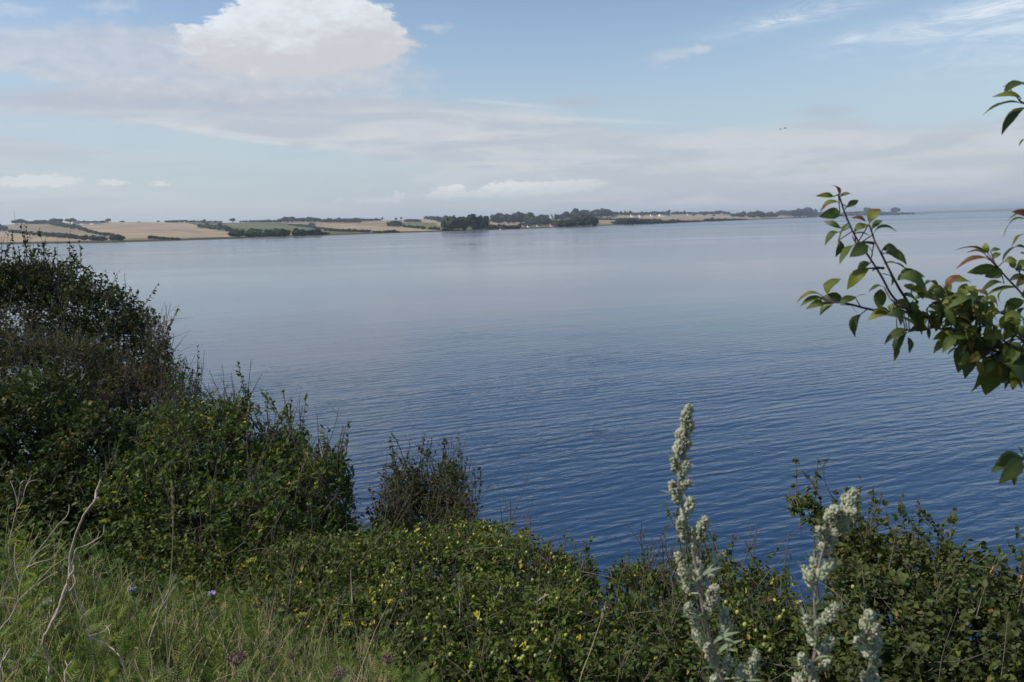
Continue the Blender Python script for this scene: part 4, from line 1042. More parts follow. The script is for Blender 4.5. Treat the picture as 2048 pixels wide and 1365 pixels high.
# low scrubby ground cover under and behind the bushes
gsc = Geo(); n = 60000
y = rng.uniform(2.6, 11.5, n); x = rng.uniform(-.78, .78, n) * y
z = ground_z(x, y); hh = np.clip(np.interp(y, [2.6, 4, 5.5, 8, 11.5], [.05, .12, .35, .8, .5]), 0, 1) * rng.random(n) ** .6
ok = (y < shore_y(x) - .3)
P_ = np.stack([x, y, z + hh], -1)[ok]; n = len(P_)
leaves(gsc, P_, rdir(n), unit(rng.normal(0, .6, (n, 3)) + [0, 0, 1]), rng.uniform(.04, .075, n), rng.uniform(.02, .035, n), np.clip(rng.normal(.35, .15, n), 0, .85))
tag(gsc.build('scrub', MT['bush_leaf'], None, origin=(0, 6, 2.5)), 'low scrubby ground cover on the slope beneath the bushes', None, None, 'stuff')

# ------------------------------------------------------------------ dead stems, grass spikes, flowers
c6 = lambda x, y: (x * .3418, 900 + y * .3418)
def ground_under(P):
    return float(ground_z(np.array(P[0]), np.array(P[1])))
def dead_plant(paths, Y, label, cat='dead stem', r=.006, mat='dead', name='dead_stem', conv=c6, rmin=.0012, foot=True):
    p0 = conv(*paths[0][0]); base_ = at(*p0, Y)
    fz = ground_under(base_)
    org = np.array([base_[0], base_[1], fz])
    e = empty(name, org)
    g = Geo()
    P = [at(*conv(*q), Y + .03 * math.sin(i)) for i, q in enumerate(paths[0])]
    if foot: P = [org - [0, 0, .03], (org + P[0]) / 2 + [0.02, 0, 0]] + P
    poly_tube(g, P, r, rmin * 1.3, 7, 5, .6, jit=r * .12)
    g.build('stem', MT[mat], e, origin=org, smooth=True)
    for pth in paths[1:]:
        g = Geo(); P = [at(*conv(*q), Y + .03 * i / 2) for i, q in enumerate(pth)]
        poly_tube(g, P, r * .5, rmin, 5, 4, .7, jit=r * .08)
        g.build('twig', MT[mat], e, origin=org, smooth=True)
    return tag(e, label, cat, 'dead stems among the weeds'), org
dead_plant([[(275, 1370), (290, 1260), (262, 1180), (258, 1110), (290, 1040), (340, 940), (370, 840), (405, 740), (410, 640), (430, 540), (480, 410), (520, 340), (555, 295), (560, 250), (590, 175)],
            [(545, 300), (580, 278)], [(405, 740), (430, 710), (428, 670)], [(270, 1080), (310, 980), (335, 930)], [(395, 760), (400, 830), (440, 780), (430, 730)]],
           2.1, 'tall pale curved dead stem, the thickest one, rising at the lower left', r=.0055, rmin=.002)
dead_plant([[(-10, 1070), (60, 980), (100, 900), (120, 790), (160, 690), (240, 655), (300, 640), (330, 615)], [(120, 790), (90, 700), (85, 600), (95, 540)], [(105, 890), (200, 800), (290, 740), (340, 715)],
            [(110, 880), (230, 760), (300, 690), (400, 625)], [(160, 690), (200, 620), (270, 530), (340, 440), (400, 370), (405, 320)], [(200, 620), (260, 570), (300, 550)]],
           2.25, 'forked dead stem with fine side twigs left of the thick curved one', r=.0030)
dead_plant([[(50, 560), (70, 470), (95, 360), (115, 240), (118, 200), (90, 160)], [(100, 350), (130, 300), (150, 220), (185, 145)], [(118, 200), (140, 180), (160, 190)], [(150, 220), (170, 190), (215, 175)], [(105, 320), (80, 230), (60, 180)]],
           3.2, 'thin grey dead twig standing before the dark bush at the left edge', r=.004)
dead_plant([[(440, 590), (500, 560), (555, 530), (580, 480), (560, 455)], [(555, 530), (600, 500), (610, 440)]], 2.3, 'small dead twig branching right of the thick curved stem', r=.0025)
dead_plant([[(0, 1290), (30, 1180), (38, 1135)], [(20, 1230), (50, 1180), (60, 1160)]], 1.9, 'short straw-coloured dry stalk at the lower left corner', r=.005)
dead_plant([[(700, 1210), (640, 1150), (520, 1090), (470, 1010), (530, 930)], [(640, 1150), (640, 1060), (620, 1030)], [(520, 1090), (610, 1060), (650, 1020)]], 2.1, 'bent dead twig arching over the weeds in the lower left', r=.003)
dead_plant([[(870, 1140), (900, 1040), (950, 900), (1005, 780), (1010, 720)], [(975, 935), (950, 870), (925, 800)], [(940, 930), (990, 850), (1020, 800)]], 2.5, 'crossed dead twigs at the foot of the tall grass spike', r=.0032)
dead_plant([[(380, 1310), (400, 1260), (425, 1235)], [(395, 1270), (380, 1230)]], 1.9, 'short dry twig low beside the thick curved stem', r=.0035)
# red-brown dock-like stalks
dead_plant([[(20, 860), (50, 740), (90, 640), (130, 590)], [(50, 740), (60, 680), (70, 640)], [(40, 780), (90, 720), (110, 670)]], 2.6, 'rusty red dry stalk at the left edge of the weeds', r=.004, mat='umbel')
dead_plant([[(60, 1330), (100, 1250), (60, 1200)], [(100, 1250), (130, 1210)], [(80, 1290), (40, 1230)]], 2.0, 'rusty dry stalk near the bottom left corner', r=.004, mat='umbel')
c7p = lambda x, y: (650 + x * .3418, 900 + y * .3418)
dead_plant([[(1072, 600), (1078, 480), (1085, 400), (1084, 300)], [(1080, 430), (1120, 340), (1160, 240), (1200, 100)], [(1085, 400), (1130, 390), (1150, 380)]], 5.9, 'bare twig with one long thin shoot above the fruit bush', r=.007, conv=c7p, rmin=.002, mat='twig')
dead_plant([[(1850, 660), (1850, 520), (1852, 420)], [(1850, 560), (1800, 480), (1760, 420)], [(1850, 500), (1880, 460)]], 5.3, 'bare forked twig above the low bush right of centre', r=.006, conv=c7p, rmin=.002, mat='twig')
dead_plant([[(160, 900), (155, 800), (150, 700)], [(165, 900), (240, 1000)], [(160, 910), (60, 900)]], 4.4, 'pale thin twig poking through the left of the fruit bush', r=.004, conv=c7p, rmin=.002, mat='dead', foot=False)
dead_plant([[(790, 1040), (788, 900), (785, 740)], [(790, 960), (760, 900)]], 4.3, 'straight pale twig in the middle of the fruit bush', r=.0035, conv=c7p, rmin=.0015, mat='dead', foot=False)
dead_plant([[(1240, 890), (1280, 860), (1310, 845)], [(1000, 870), (1020, 830), (1030, 800)]], 4.2, 'short pale twig near the right of the fruit bush', r=.004, conv=c7p, rmin=.002, mat='dead', foot=False)

def grass_spike(path, Y, n0, label, conv=c6):
    P = [at(*conv(*q), Y) for q in path]; gz = ground_under(P[0]); org = np.array([P[0][0], P[0][1], gz])
    e = empty('grass_stalk', org)
    g = Geo(); S_ = spline([org - [0, 0, .02]] + P, 8); tubes(g, S_, np.linspace(.0018, .0008, len(S_)), 5, .5)
    g.build('stalk', MT['straw'], e, origin=org)
    g = Geo(); hd = S_[int(len(S_) * n0):]
    for i in range(60):
        k = rng.integers(0, len(hd) - 1); f_ = rng.random(); p = hd[k] * (1 - f_) + hd[k + 1] * f_
        d = unit(hd[-1] - hd[0]) + rng.normal(0, .22, 3)
        leaves(g, p[None] + rng.normal(0, .0012, (1, 3)), d[None], rdir(1), .013, .0045, rng.uniform(0, 1, 1), .4, 0)
    g.build('seed_head', MT['straw'], e, origin=org)
    tag(e, label, 'grass stalk', 'tall dry grass stalks')
grass_spike([(970, 1000), (1000, 720), (1012, 480), (1011, 330), (1006, 200)], 2.4, .62, 'tall upright grass stalk with a long pale seed head at the left')
grass_spike([(1490, 1362), (1560, 1160), (1610, 1010), (1640, 905)], 2.3, .76, 'slanting dry grass stalk in front of the fruit bush', c7p)

def flower_plant(u, v, Y, label, mat, kind='disc', r=.014, cat='flower', group=None):
    H = at(u, v, Y); gz = ground_under(H); org = np.array([H[0], H[1] + .02, gz])
    nm = {'disc': 'knapweed', 'umbel': 'dry_umbel', 'tansy': 'tansy', 'leafy': 'flower'}[kind]
    e = empty(nm, org); g = Geo(); m_ = (org + H) / 2 + rng.normal(0, .02, 3)
    S_ = spline([org, m_, H], 6); tubes(g, S_, np.linspace(.003, .0014, len(S_)), 5, .5)
    g.build('stem', MT['umbel' if kind == 'umbel' else 'weed'], e, origin=org)
    g = Geo()
    if kind == 'disc':
        n = 70; a = rng.uniform(0, 6.28, n); D = unit(np.stack([np.cos(a), np.sin(a), rng.uniform(.15, 1.0, n)], -1))
        leaves(g, H[None] + D * .003, D, rdir(n), r * rng.uniform(.8, 1.3, n), r * .28, rng.uniform(0, 1, n), .2, .1)
        g.build('petals', MT[mat], e, origin=org)
        g = Geo(); z = np.linspace(-1, 1, 6); tubes(g, H + np.stack([z * 0, z * 0, z * .009 - .008], -1), np.sqrt(1 - z * z * .98) * .007, 8, .3)
        g.build('bud', MT['weed'], e, origin=org)
    else:
        k = 9 if kind != 'umbel' else 16
        gst = Geo()
        for i in range(k):
            a = i * 2.4; rr = r * math.sqrt((i + .5) / k)
            hub = H - [0, 0, r * 1.1]; p = H + [math.cos(a) * rr, math.sin(a) * rr, -rr * .25]
            tubes(gst, [hub, (hub + p) / 2 + [0, 0, -.002], p], [.001, .001, .0008], 4, .5)
            n = 26; q = p + rng.normal(0, r * .13, (n, 3)) * [1, 1, .6]
            leaves(g, q, rdir(n), rdir(n), r * .20, r * .15, rng.uniform(0, 1, n), .3, .2)
        gst.build('stalklets', MT['umbel' if kind == 'umbel' else 'weed'], e, origin=org)
        g.build('flower_head', MT[mat], e, origin=org)
    tag(e, label, cat, group)
flower_plant(*c6(775, 825), 2.2, 'violet-blue flower head, left of the two thistle-like ones', 'purple', r=.010)
flower_plant(*c6(1240, 848), 2.2, 'pale pinkish flower head, right of the two thistle-like ones', 'pink', r=.010)
flower_plant(*c6(820, 625), 2.8, 'small orange flower head above the violet flower', 'orange', 'leafy', .010)
flower_plant(*c6(1385, 1200), 1.8, 'large brown dried umbel at the bottom, leftmost of the brown ones', 'umbel', 'umbel', .024, 'dried flower', 'brown dried umbels')
flower_plant(*c6(1705, 1195), 2.2, 'small loose brown dried umbel between two bigger ones', 'umbel', 'umbel', .014, 'dried flower', 'brown dried umbels')
flower_plant(*c6(1990, 1300), 1.9, 'brown dried umbel lowest and nearest the bottom edge', 'umbel', 'umbel', .018, 'dried flower', 'brown dried umbels')
flower_plant(*c7(370, 1210), 2.2, 'brown dried umbel in front of the fruit bush, rightmost of the brown ones', 'umbel', 'umbel', .022, 'dried flower', 'brown dried umbels')
for (x, y, Y, lab) in [(135, 330, 3.0, 'yellow tansy head beside the thin grey twig'), (608, 410, 2.8, 'yellow tansy head touching the top of the thick dead stem'), (1110, 745, 2.5, 'yellow-green flower head right of the tall grass stalk'),
                       (660, 1105, 2.1, 'small yellow flower head low in the weeds'), (1470, 640, 2.5, 'yellow tansy head above the leafy shoot'), (1760, 960, 2.4, 'yellow flower head above the small brown umbel'), (2030, 1015, 2.3, 'yellow-green head at the right end of the weeds'), (265, 890, 2.2, 'cream-white flower cluster left of the thick stem')]:
    flower_plant(*c6(x, y), Y, lab, 'yellow' if 'cream' not in lab else 'bead', 'tansy', .017, 'flower', 'yellow flower heads in the weeds')
# a withered orange leaf caught in the right-hand bush
def dry_leaf(u, v, Y, label):
    P = at(u, v, Y); g = Geo()
    leaves(g, np.array([P, P, P]), np.array([(.2, .1, -1), (-.5, 0, -.6), (.1, .1, .8)]), rdir(3), .022, .010, np.array([.5, .6, .4]), .5, .3)
    tag(g.build('dry_leaf', MT['orange'], None, origin=P), label, 'leaf', 'withered orange leaves')
dry_leaf(1792, 1233, 3.75, 'withered orange leaf hanging in the middle of the right bush')
dry_leaf(1985, 1140, 4.0, 'orange leaf high on the right bush near the edge')
dry_leaf(2042, 1158, 4.0, 'orange leaf at the extreme right edge of the bush')

# ------------------------------------------------------------------ mugwort in front
def ico():
    p = (1 + 5 ** .5) / 2
    V = np.array([(-1, p, 0), (1, p, 0), (-1, -p, 0), (1, -p, 0), (0, -1, p), (0, 1, p), (0, -1, -p), (0, 1, -p), (p, 0, -1), (p, 0, 1), (-p, 0, -1), (-p, 0, 1)], float)
    T = [(0, 11, 5), (0, 5, 1), (0, 1, 7), (0, 7, 10), (0, 10, 11), (1, 5, 9), (5, 11, 4), (11, 10, 2), (10, 7, 6), (7, 1, 8), (3, 9, 4), (3, 4, 2), (3, 2, 6), (3, 6, 8), (3, 8, 9), (4, 9, 5), (2, 4, 11), (6, 2, 10), (8, 6, 7), (9, 8, 1)]
    return unit(V), np.array(T)
IV, IT = ico()
def mugwort(stem, spikes, lvs, Y, conv, k, label):
    """stem: path top to bottom; spikes (base, tip, half width); lvs (base, tip)"""
    P = [at(*conv(*q), Y) for q in stem]; bot = P[-1]; gz = ground_under(bot)
    org = np.array([bot[0] + .04, bot[1] + .02, gz])
    e = empty('mugwort', org)
    g = Geo(); S_ = poly_tube(g, [org] + P[::-1], .0052, .0013, 8, 7, .5)
    # fine grooves: thin ribs along the stem
    g.build('stem', MT['mug_stem'], e, origin=org, smooth=True)
    sc = k * Y / F * 1.12
    def near_stem(p):
        d = np.linalg.norm(S_ - p, axis=1); return S_[d.argmin()]
    for (b, t_, hw) in spikes:
        B = at(*conv(*b), Y + rng.uniform(-.012, .012)); T_ = at(*conv(*t_), Y + rng.uniform(-.03, .03))
        g = Geo(); root = near_stem(B); tubes(g, spline([root, (root + B) / 2 + [0, 0, -.001], B, T_], 4), np.linspace(.0014, .0006, 13), 5, .5)
        L_ = np.linalg.norm(T_ - B); hw_ = hw * sc; br = .0015
        n = int(max(22, L_ * hw_ / (br * br) * 1.9))
        s = rng.random(n); rad = hw_ * np.sin(np.pi * np.clip(.14 + .80 * s, 0, 1)) ** .6 * rng.uniform(.35, 1.0, n) ** .5
        ax = unit(T_ - B); a1 = unit(np.cross(ax, [0.1, 1, .2])); a2 = np.cross(ax, a1); an = rng.uniform(0, 6.28, n)
        # small clusters make the spike lumpy
        lump = .82 + .26 * np.sin(s * L_ / .0075 * 2 + np.floor(an * 1.2))
        rad = rad * lump
        C = B + ax * (s * L_)[:, None] + a1 * (np.cos(an) * rad)[:, None] + a2 * (np.sin(an) * rad)[:, None]
        rr = br * rng.uniform(.7, 1.25, n)
        D = unit(ax * .9 + (a1 * np.cos(an)[:, None] + a2 * np.sin(an)[:, None]) * .8)
        V = C[:, None] + IV[None] * rr[:, None, None] + D[:, None] * ((IV[None] * D[:, None]).sum(-1, keepdims=True) * rr[:, None, None] * .7)
        T = (np.arange(n)[:, None, None] * 12 + IT[None]).reshape(-1, 3)
        g.add(V.reshape(-1, 3), tris=T, tint=np.repeat(np.clip(rng.normal(.5, .25, n), 0, 1), 12))
        g.build('flower_spike', MT['bead'], e, origin=org, smooth=True)
        # bracts among the beads
        g = Geo(); m = 12; s = rng.random(m)
        an = rng.uniform(0, 6.28, m); dd_ = a1 * np.cos(an)[:, None] + a2 * np.sin(an)[:, None]
        leaves(g, B + ax * (s * L_)[:, None] + dd_ * hw_ * .5, unit(dd_ + ax * .9), rdir(m), rng.uniform(.007, .014, m), .0012, rng.uniform(.2, .9, m), .3, .1)
        g.build('foliage', MT['grey_leaf'], e, origin=org)
    for (b, t_) in lvs:
        B = at(*conv(*b), Y); T_ = at(*conv(*t_), Y + rng.uniform(-.03, .01)); root = near_stem(B)
        g = Geo(); L_ = np.linalg.norm(T_ - root); D = unit(T_ - root); nn = unit(np.array([0.2, -.6, 1.0]))
        K = 7; w_ = np.array([.15, .55, .85, 1, .8, .45, .03]) * min(L_ * .07, .0028); side = unit(np.cross(D, nn)); n2 = np.cross(side, D)
        V = []
        for i in range(K):
            s = i / (K - 1); c = root + D * L_ * s + n2 * L_ * .16 * math.sin(math.pi * s)
            V += [c - side * w_[i] + n2 * w_[i] * .35, c, c + side * w_[i] + n2 * w_[i] * .35]
        q = []
        for i in range(K - 1): a = i * 3; q += [(a, a + 1, a + 4, a + 3), (a + 1, a + 2, a + 5, a + 4)]
        g.add(V, quads=q, tint=.55)
        # side lobe
        if L_ > .03:
            c = root + D * L_ * .45 + n2 * L_ * .15
            leaves(g, np.array([c, c]), np.array([D + side * .7, D - side * .6]), np.array([n2, n2]), L_ * .4, .003, .6, .3, .1)
        g.build('leaf', MT['grey_leaf'], e, origin=org, smooth=True)
    tag(e, label, 'mugwort', 'flowering mugwort stalks in front')
m1 = lambda x, y: (1280 + x * .4286, 780 + y * .4286)
m2 = lambda x, y: (1520 + x * .3115, 940 + y * .3115)
mugwort([(228, 90), (190, 300), (180, 400), (200, 550), (240, 720), (270, 870), (300, 1050), (350, 1250), (400, 1420)],
        [((190, 320), (230, 72), 34), ((178, 300), (190, 190), 24), ((178, 385), (150, 322), 18), ((190, 410), (222, 340), 22), ((188, 530), (150, 432), 26), ((188, 470), (228, 428), 20), ((205, 600), (238, 510), 28), ((218, 705), (190, 600), 27), ((245, 730), (238, 645), 17), ((262, 735), (304, 600), 30),
         ((215, 880), (176, 760), 24), ((268, 890), (266, 790), 24), ((300, 885), (388, 765), 22), ((225, 945), (200, 885), 14), ((325, 1020), (352, 915), 32), ((270, 1095), (222, 1005), 28), ((400, 1170), (396, 1025), 28), ((300, 1200), (265, 1130), 18), ((325, 1260), (312, 1185), 18), ((400, 1320), (418, 1250), 24), ((455, 1340), (478, 1280), 18), ((495, 1370), (548, 1220), 24), ((360, 1400), (345, 1340), 22), ((280, 1180), (250, 1120), 16)],
        [((170, 350), (112, 295)), ((205, 350), (258, 322)), ((200, 520), (90, 468)), ((300, 890), (385, 830)), ((210, 700), (165, 680)), ((230, 900), (160, 850)), ((250, 960), (205, 900)), ((300, 1050), (262, 1062)), ((290, 1110), (190, 1060)), ((310, 1200), (225, 1160)), ((380, 1240), (487, 1165)), ((400, 1170), (470, 1130)), ((360, 1340), (282, 1300)), ((450, 1400), (590, 1270)), ((340, 1260), (270, 1200)), ((330, 1080), (345, 1000)), ((260, 1010), (245, 960)), ((390, 1300), (350, 1190)), ((300, 1330), (330, 1365))],
        .86, m1, .4286, 'tallest flowering mugwort stalk, left of the three in front')
mugwort([(520, 260), (470, 340), (440, 400), (400, 530), (365, 700), (350, 850), (360, 1000), (355, 1150), (335, 1280), (310, 1440)],
        [((500, 330), (612, 128), 50), ((450, 330), (480, 235), 40), ((480, 340), (600, 262), 36), ((470, 400), (575, 380), 26), ((425, 440), (375, 372), 28), ((440, 500), (472, 425), 34), ((410, 540), (400, 480), 24), ((370, 650), (335, 565), 28), ((388, 690), (462, 575), 36), ((330, 740), (276, 615), 26), ((350, 720), (320, 650), 22),
         ((380, 1000), (498, 868), 38), ((345, 1030), (288, 950), 32), ((365, 1010), (370, 980), 18), ((395, 1195), (455, 1070), 38), ((400, 1260), (436, 1232), 24), ((325, 1310), (262, 1190), 36), ((270, 1385), (238, 1310), 40), ((350, 1380), (345, 1300), 30), ((345, 1120), (310, 1060), 20)],
        [((345, 840), (262, 755)), ((345, 850), (258, 690)), ((345, 870), (330, 780)), ((350, 850), (400, 740)), ((340, 1190), (255, 1020)), ((335, 1170), (262, 930)), ((430, 440), (325, 430)), ((455, 330), (412, 258)), ((480, 280), (445, 205)), ((430, 430), (352, 330)), ((400, 530), (320, 520)), ((370, 900), (420, 800)), ((500, 330), (618, 250)), ((340, 1290), (230, 1260)), ((380, 1240), (470, 1200))],
        .80, m2, .3115, 'flowering mugwort stalk with bent tip, middle of the three in front')
mugwort([(700, 960), (700, 1060), (698, 1150), (705, 1240), (690, 1340), (680, 1460)],
        [((700, 1080), (700, 912), 48), ((700, 1090), (665, 980), 36), ((710, 1100), (745, 985), 34), ((700, 1190), (622, 1085), 40), ((700, 1200), (760, 1090), 38), ((695, 1170), (690, 1090), 36), ((715, 1300), (752, 1220), 28), ((700, 1380), (662, 1310), 36), ((700, 1385), (745, 1325), 34)],
        [((690, 1290), (585, 1110)), ((690, 1200), (612, 1050)), ((705, 1250), (780, 1180)), ((690, 1350), (620, 1330)), ((700, 1180), (770, 1040))],
        .80, m2, .3115, 'shortest mugwort stalk with a domed head, right of the three in front')

# ------------------------------------------------------------------ plum tree: trunk outside the frame on the right
pc = lambda x, y: (1560 + x * .3444, 330 + y * .3444)
tr_ = lambda x, y: (1500 + x * .2676, 130 + y * .2676)
PY = 1.12
TR = np.array([2.05, 1.35, 4.88])
plum = empty('plum_tree', TR)
g = Geo()
poly_tube(g, [TR - [0, 0, .1], TR + [0, 0, .4], TR + [-.03, 0, 1.0], TR + [.02, .05, 1.9], TR + [.1, 0, 2.9]], .055, .015, 10, 6, .4)
g.build('trunk', MT['bark'], plum, origin=TR, smooth=True)
def big_leaf(g, B, T_, wr, t0, t1, roll, curl=.18):
    """a finely modelled leaf with midrib fold, arched blade and toothed margin"""
    L_ = np.linalg.norm(T_ - B); D = unit(T_ - B)
    nn = unit(np.array([rng.normal(0, .25), -.55 + rng.normal(0, .3), 1.0])); side = unit(np.cross(D, nn)); n2 = np.cross(side, D)
    c_, s_ = math.cos(roll), math.sin(roll); side, n2 = side * c_ + n2 * s_, n2 * c_ - side * s_
    K = 13; V = []; tt = []
    for i in range(K):
        s = i / (K - 1)
        wv_ = L_ * wr * .95 * max(0, math.sin(math.pi * s ** .88)) ** .85 * (1 if i % 2 else .93) if 0 < i < K - 1 else .0004
        c = B + D * L_ * s + n2 * L_ * curl * (math.sin(math.pi * s ** .8)) - np.array([0, 0, 1.0]) * L_ * .10 * s ** 3
        wav = .06 * L_ * wr * math.sin(s * 11 + roll * 5)
        for q, up_ in ((-1, .20), (-.5, .15), (0, 0), (.5, .15), (1, .20)):
            V.append(c + side * wv_ * q + n2 * (wv_ * up_ + wav * abs(q))); tt.append(t0 + (t1 - t0) * s + ((.03 if i % 2 else -.035) if q else .10))
    Q = []
    for i in range(K - 1):
        for j in range(4): a = i * 5 + j; Q.append((a, a + 1, a + 6, a + 5))
    g.add(V, quads=Q, tint=np.clip(np.array(tt), 0, 1))
G_, D_, Yw, Rd, Pl = (.34, .36), (.08, .12), (.55, .62), (.82, .96), (.45, .40)
RG = (.40, .92)
def limb(paths, conv, leafspec, Y, rb=.004, rt=.0012, feeder=None, stalk=True):
    """one child 'branch' per limb with its leaves as a sub-part"""
    g = Geo(); pts_all = []
    for i, pth in enumerate(paths):
        P = [at(*conv(*q), Y + .02 * math.sin(i * 2 + j)) for j, q in enumerate(pth)]
        if i == 0 and feeder is not None:
            a_, b_ = np.array(feeder[0], float), np.array(feeder[1], float)
            P = [a_ + (b_ - a_) * q_ + np.array([0, 0, .05 * math.sin(q_ * 3.1)]) for q_ in (0, .2, .4, .6, .75, .87, .95)] + feeder[1:] + P
        r0__ = rb if i == 0 else rb * .6
        S_ = poly_tube(g, P, r0__ * (1.6 if (i == 0 and feeder) else 1), rt, 7, 6, .4); pts_all.append(S_)
    allp = np.concatenate(pts_all)
    gl_ = Geo()
    for (b, t_, wr, tint) in leafspec:
        B = at(*conv(*b), (yb := Y + rng.uniform(-.04, .04))); T_ = at(*conv(*t_), yb); T_ = at(*conv(*t_), yb + rng.uniform(-.45, .45) * np.linalg.norm(T_ - B))
        near = allp[np.linalg.norm(allp - B, axis=1).argmin()]
        pet = B
        if np.linalg.norm(near - B) < .035: tubes(g, [near, (near + B) / 2, B], [.0009, .0008, .0007], 5, .5)
        j = rng.uniform(-.05, .05)
        big_leaf(gl_, B, T_, wr, np.clip(tint[0] + j, 0, 1), np.clip(tint[1] + j, 0, 1), rng.uniform(-.7, .7), rng.uniform(.08, .28))
    br = g.build('branch', MT['red_twig'], plum, origin=TR, smooth=True)
    lf = gl_.build('leaves', MT['plum_leaf'], br, origin=TR, smooth=True)
    return allp
Ls = [((345, 180), (298, 106), .22, Rd), ((350, 188), (428, 166), .30, RG), ((312, 185), (208, 172), .16, RG), ((345, 225), (232, 262), .26, RG), ((348, 280), (228, 288), .24, G_), ((375, 265), (442, 243), .2, G_), ((390, 245), (457, 200), .28, G_),
      ((385, 318), (300, 316), .26, D_), ((350, 368), (256, 320), .18, G_), ((495, 332), (415, 300), .2, Rd), ((520, 340), (580, 244), .30, RG), ((535, 372), (597, 315), .28, G_), ((432, 388), (522, 345), .28, Yw), ((545, 402), (680, 375), .26, G_),
      ((415, 352), (345, 462), .46, Pl), ((345, 392), (263, 458), .28, G_), ((345, 436), (322, 526), .30, D_), ((420, 415), (535, 415), .22, Yw), ((430, 465), (348, 566), .24, Pl), ((505, 470), (405, 522), .34, G_), ((470, 480), (538, 522), .3, G_), ((595, 492), (680, 482), .34, D_),
      ((608, 512), (737, 568), .30, Pl), ((600, 575), (748, 606), .24, Yw), ((525, 572), (448, 620), .36, G_), ((518, 600), (390, 708), .24, Yw), ((535, 620), (602, 600), .2, D_), ((275, 752), (362, 648), .40, Pl), ((232, 752), (96, 790), .14, RG), ((240, 770), (118, 808), .2, G_), ((250, 808), (150, 826), .2, Yw),
      ((325, 790), (232, 862), .3, Pl), ((370, 800), (228, 765), .26, D_), ((345, 800), (445, 760), .24, D_), ((350, 812), (445, 848), .24, D_), ((438, 772), (522, 752), .12, D_), ((470, 868), (435, 988), .30, D_), ((645, 862), (508, 890), .26, Yw), ((605, 712), (513, 735), .34, G_), ((585, 722), (578, 832), .34, G_)]
limb([[(920, 945), (860, 890), (760, 845), (690, 800), (640, 745), (590, 650), (500, 510), (445, 430), (380, 290), (350, 200), (338, 172)], [(765, 848), (735, 785), (690, 715), (650, 640), (590, 520), (550, 440), (520, 350)], [(760, 845), (700, 820), (640, 780)], [(770, 850), (700, 858), (620, 855), (490, 832), (370, 802), (250, 800)],
      [(545, 455), (500, 450), (440, 455)], [(600, 600), (560, 600), (510, 602)]], pc, Ls, PY, .0036, .0011,
     feeder=[TR + [-.02, .0, .95], at(2140, 830, 1.25), at(*pc(1500, 1250), 1.16), at(*pc(1380, 1150), 1.13), at(*pc(1250, 1080), PY), at(*pc(1050, 1010), PY)])
Ls = [((680, 668), (842, 636), .30, G_), ((688, 648), (848, 700), .28, G_), ((840, 700), (922, 702), .28, G_), ((760, 720), (860, 742), .3, Yw), ((640, 850), (662, 798), .3, Yw), ((682, 862), (702, 928), .28, G_), ((720, 850), (835, 945), .42, D_), ((850, 742), (965, 742), .24, (.74, .84)),
      ((965, 718), (1048, 628), .26, Rd), ((1010, 680), (1113, 672), .36, Yw), ((1040, 768), (1085, 680), .30, Yw), ((1085, 752), (1142, 695), .34, Yw), ((762, 798), (962, 802), .26, Yw), ((900, 856), (1003, 820), .3, Yw), ((1012, 832), (914, 944), .38, Yw), ((1102, 822), (1152, 902), .3, G_), ((860, 958), (742, 962), .22, D_),
      ((740, 955), (606, 1030), .20, D_), ((735, 972), (672, 1100), .24, D_), ((652, 1046), (662, 1132), .28, D_), ((742, 1002), (752, 1086), .30, D_), ((862, 950), (866, 1008), .2, D_), ((935, 958), (1035, 1105), .38, D_), ((965, 1002), (1102, 1062), .34, G_), ((1062, 952), (1172, 1012), .34, Yw), ((1100, 1022), (1036, 1190), .28, D_),
      ((1150, 1062), (1075, 1225), .26, D_), ((1182, 1102), (1112, 1300), .26, G_), ((1252, 1092), (1194, 1315), .34, Pl), ((1300, 1152), (1430, 1285), .40, D_), ((1235, 1150), (1168, 1218), .26, D_), ((1160, 892), (1292, 850), .26, (.62, .84)), ((1200, 762), (1262, 800), .3, Yw), ((1208, 800), (1267, 822), .26, Rd),
      ((1180, 880), (1060, 860), .3, Yw), ((1240, 960), (1130, 900), .32, G_), ((1290, 1000), (1180, 1000), .34, Yw), ((1210, 960), (1240, 1080), .34, G_), ((1300, 1020), (1400, 960), .34, Yw), ((1330, 1040), (1420, 1090), .34, G_), ((1280, 1050), (1330, 1150), .34, Yw), ((1350, 1060), (1300, 1130), .36, G_), ((1390, 1100), (1480, 1180), .36, G_),
      ((1380, 1080), (1260, 1130), .34, G_), ((1200, 1000), (1120, 1100), .34, D_), ((1100, 900), (1010, 960), .36, D_), ((1150, 940), (1060, 1020), .36, G_), ((1240, 1020), (1160, 1120), .34, G_), ((1000, 960), (920, 980), .3, D_), ((1060, 1060), (1010, 1100), .3, D_), ((1330, 1100), (1250, 1200), .36, D_), ((1400, 1150), (1330, 1260), .38, D_),
      ((900, 900), (860, 840), .3, G_), ((980, 900), (880, 860), .32, Yw), ((830, 780), (760, 730), .32, G_), ((880, 800), (960, 860), .34, G_), ((1040, 860), (1100, 780), .34, Yw), ((1120, 880), (1190, 790), .3, Yw), ((1420, 1000), (1340, 930), .34, G_), ((1440, 1040), (1480, 930), .34, G_)]
for _ in range(150):
    x = random.uniform(930, 1470); y0_ = np.interp(x, [930, 1100, 1300, 1470], [730, 730, 850, 860]); y1_ = np.interp(x, [930, 1100, 1300, 1470], [960, 1120, 1220, 1260])
    y = random.uniform(y0_, y1_); a_ = random.uniform(0, 6.28); l_ = random.uniform(80, 130)
    if random.random() < .6: a_ = random.uniform(.6, 2.9)
    Ls.append(((x, y), (x + l_ * math.cos(a_), y + l_ * math.sin(a_) * .9), random.uniform(.22, .31), random.choice([G_, G_, D_, Yw, Yw, (.55, .72), (.6, .85)])))
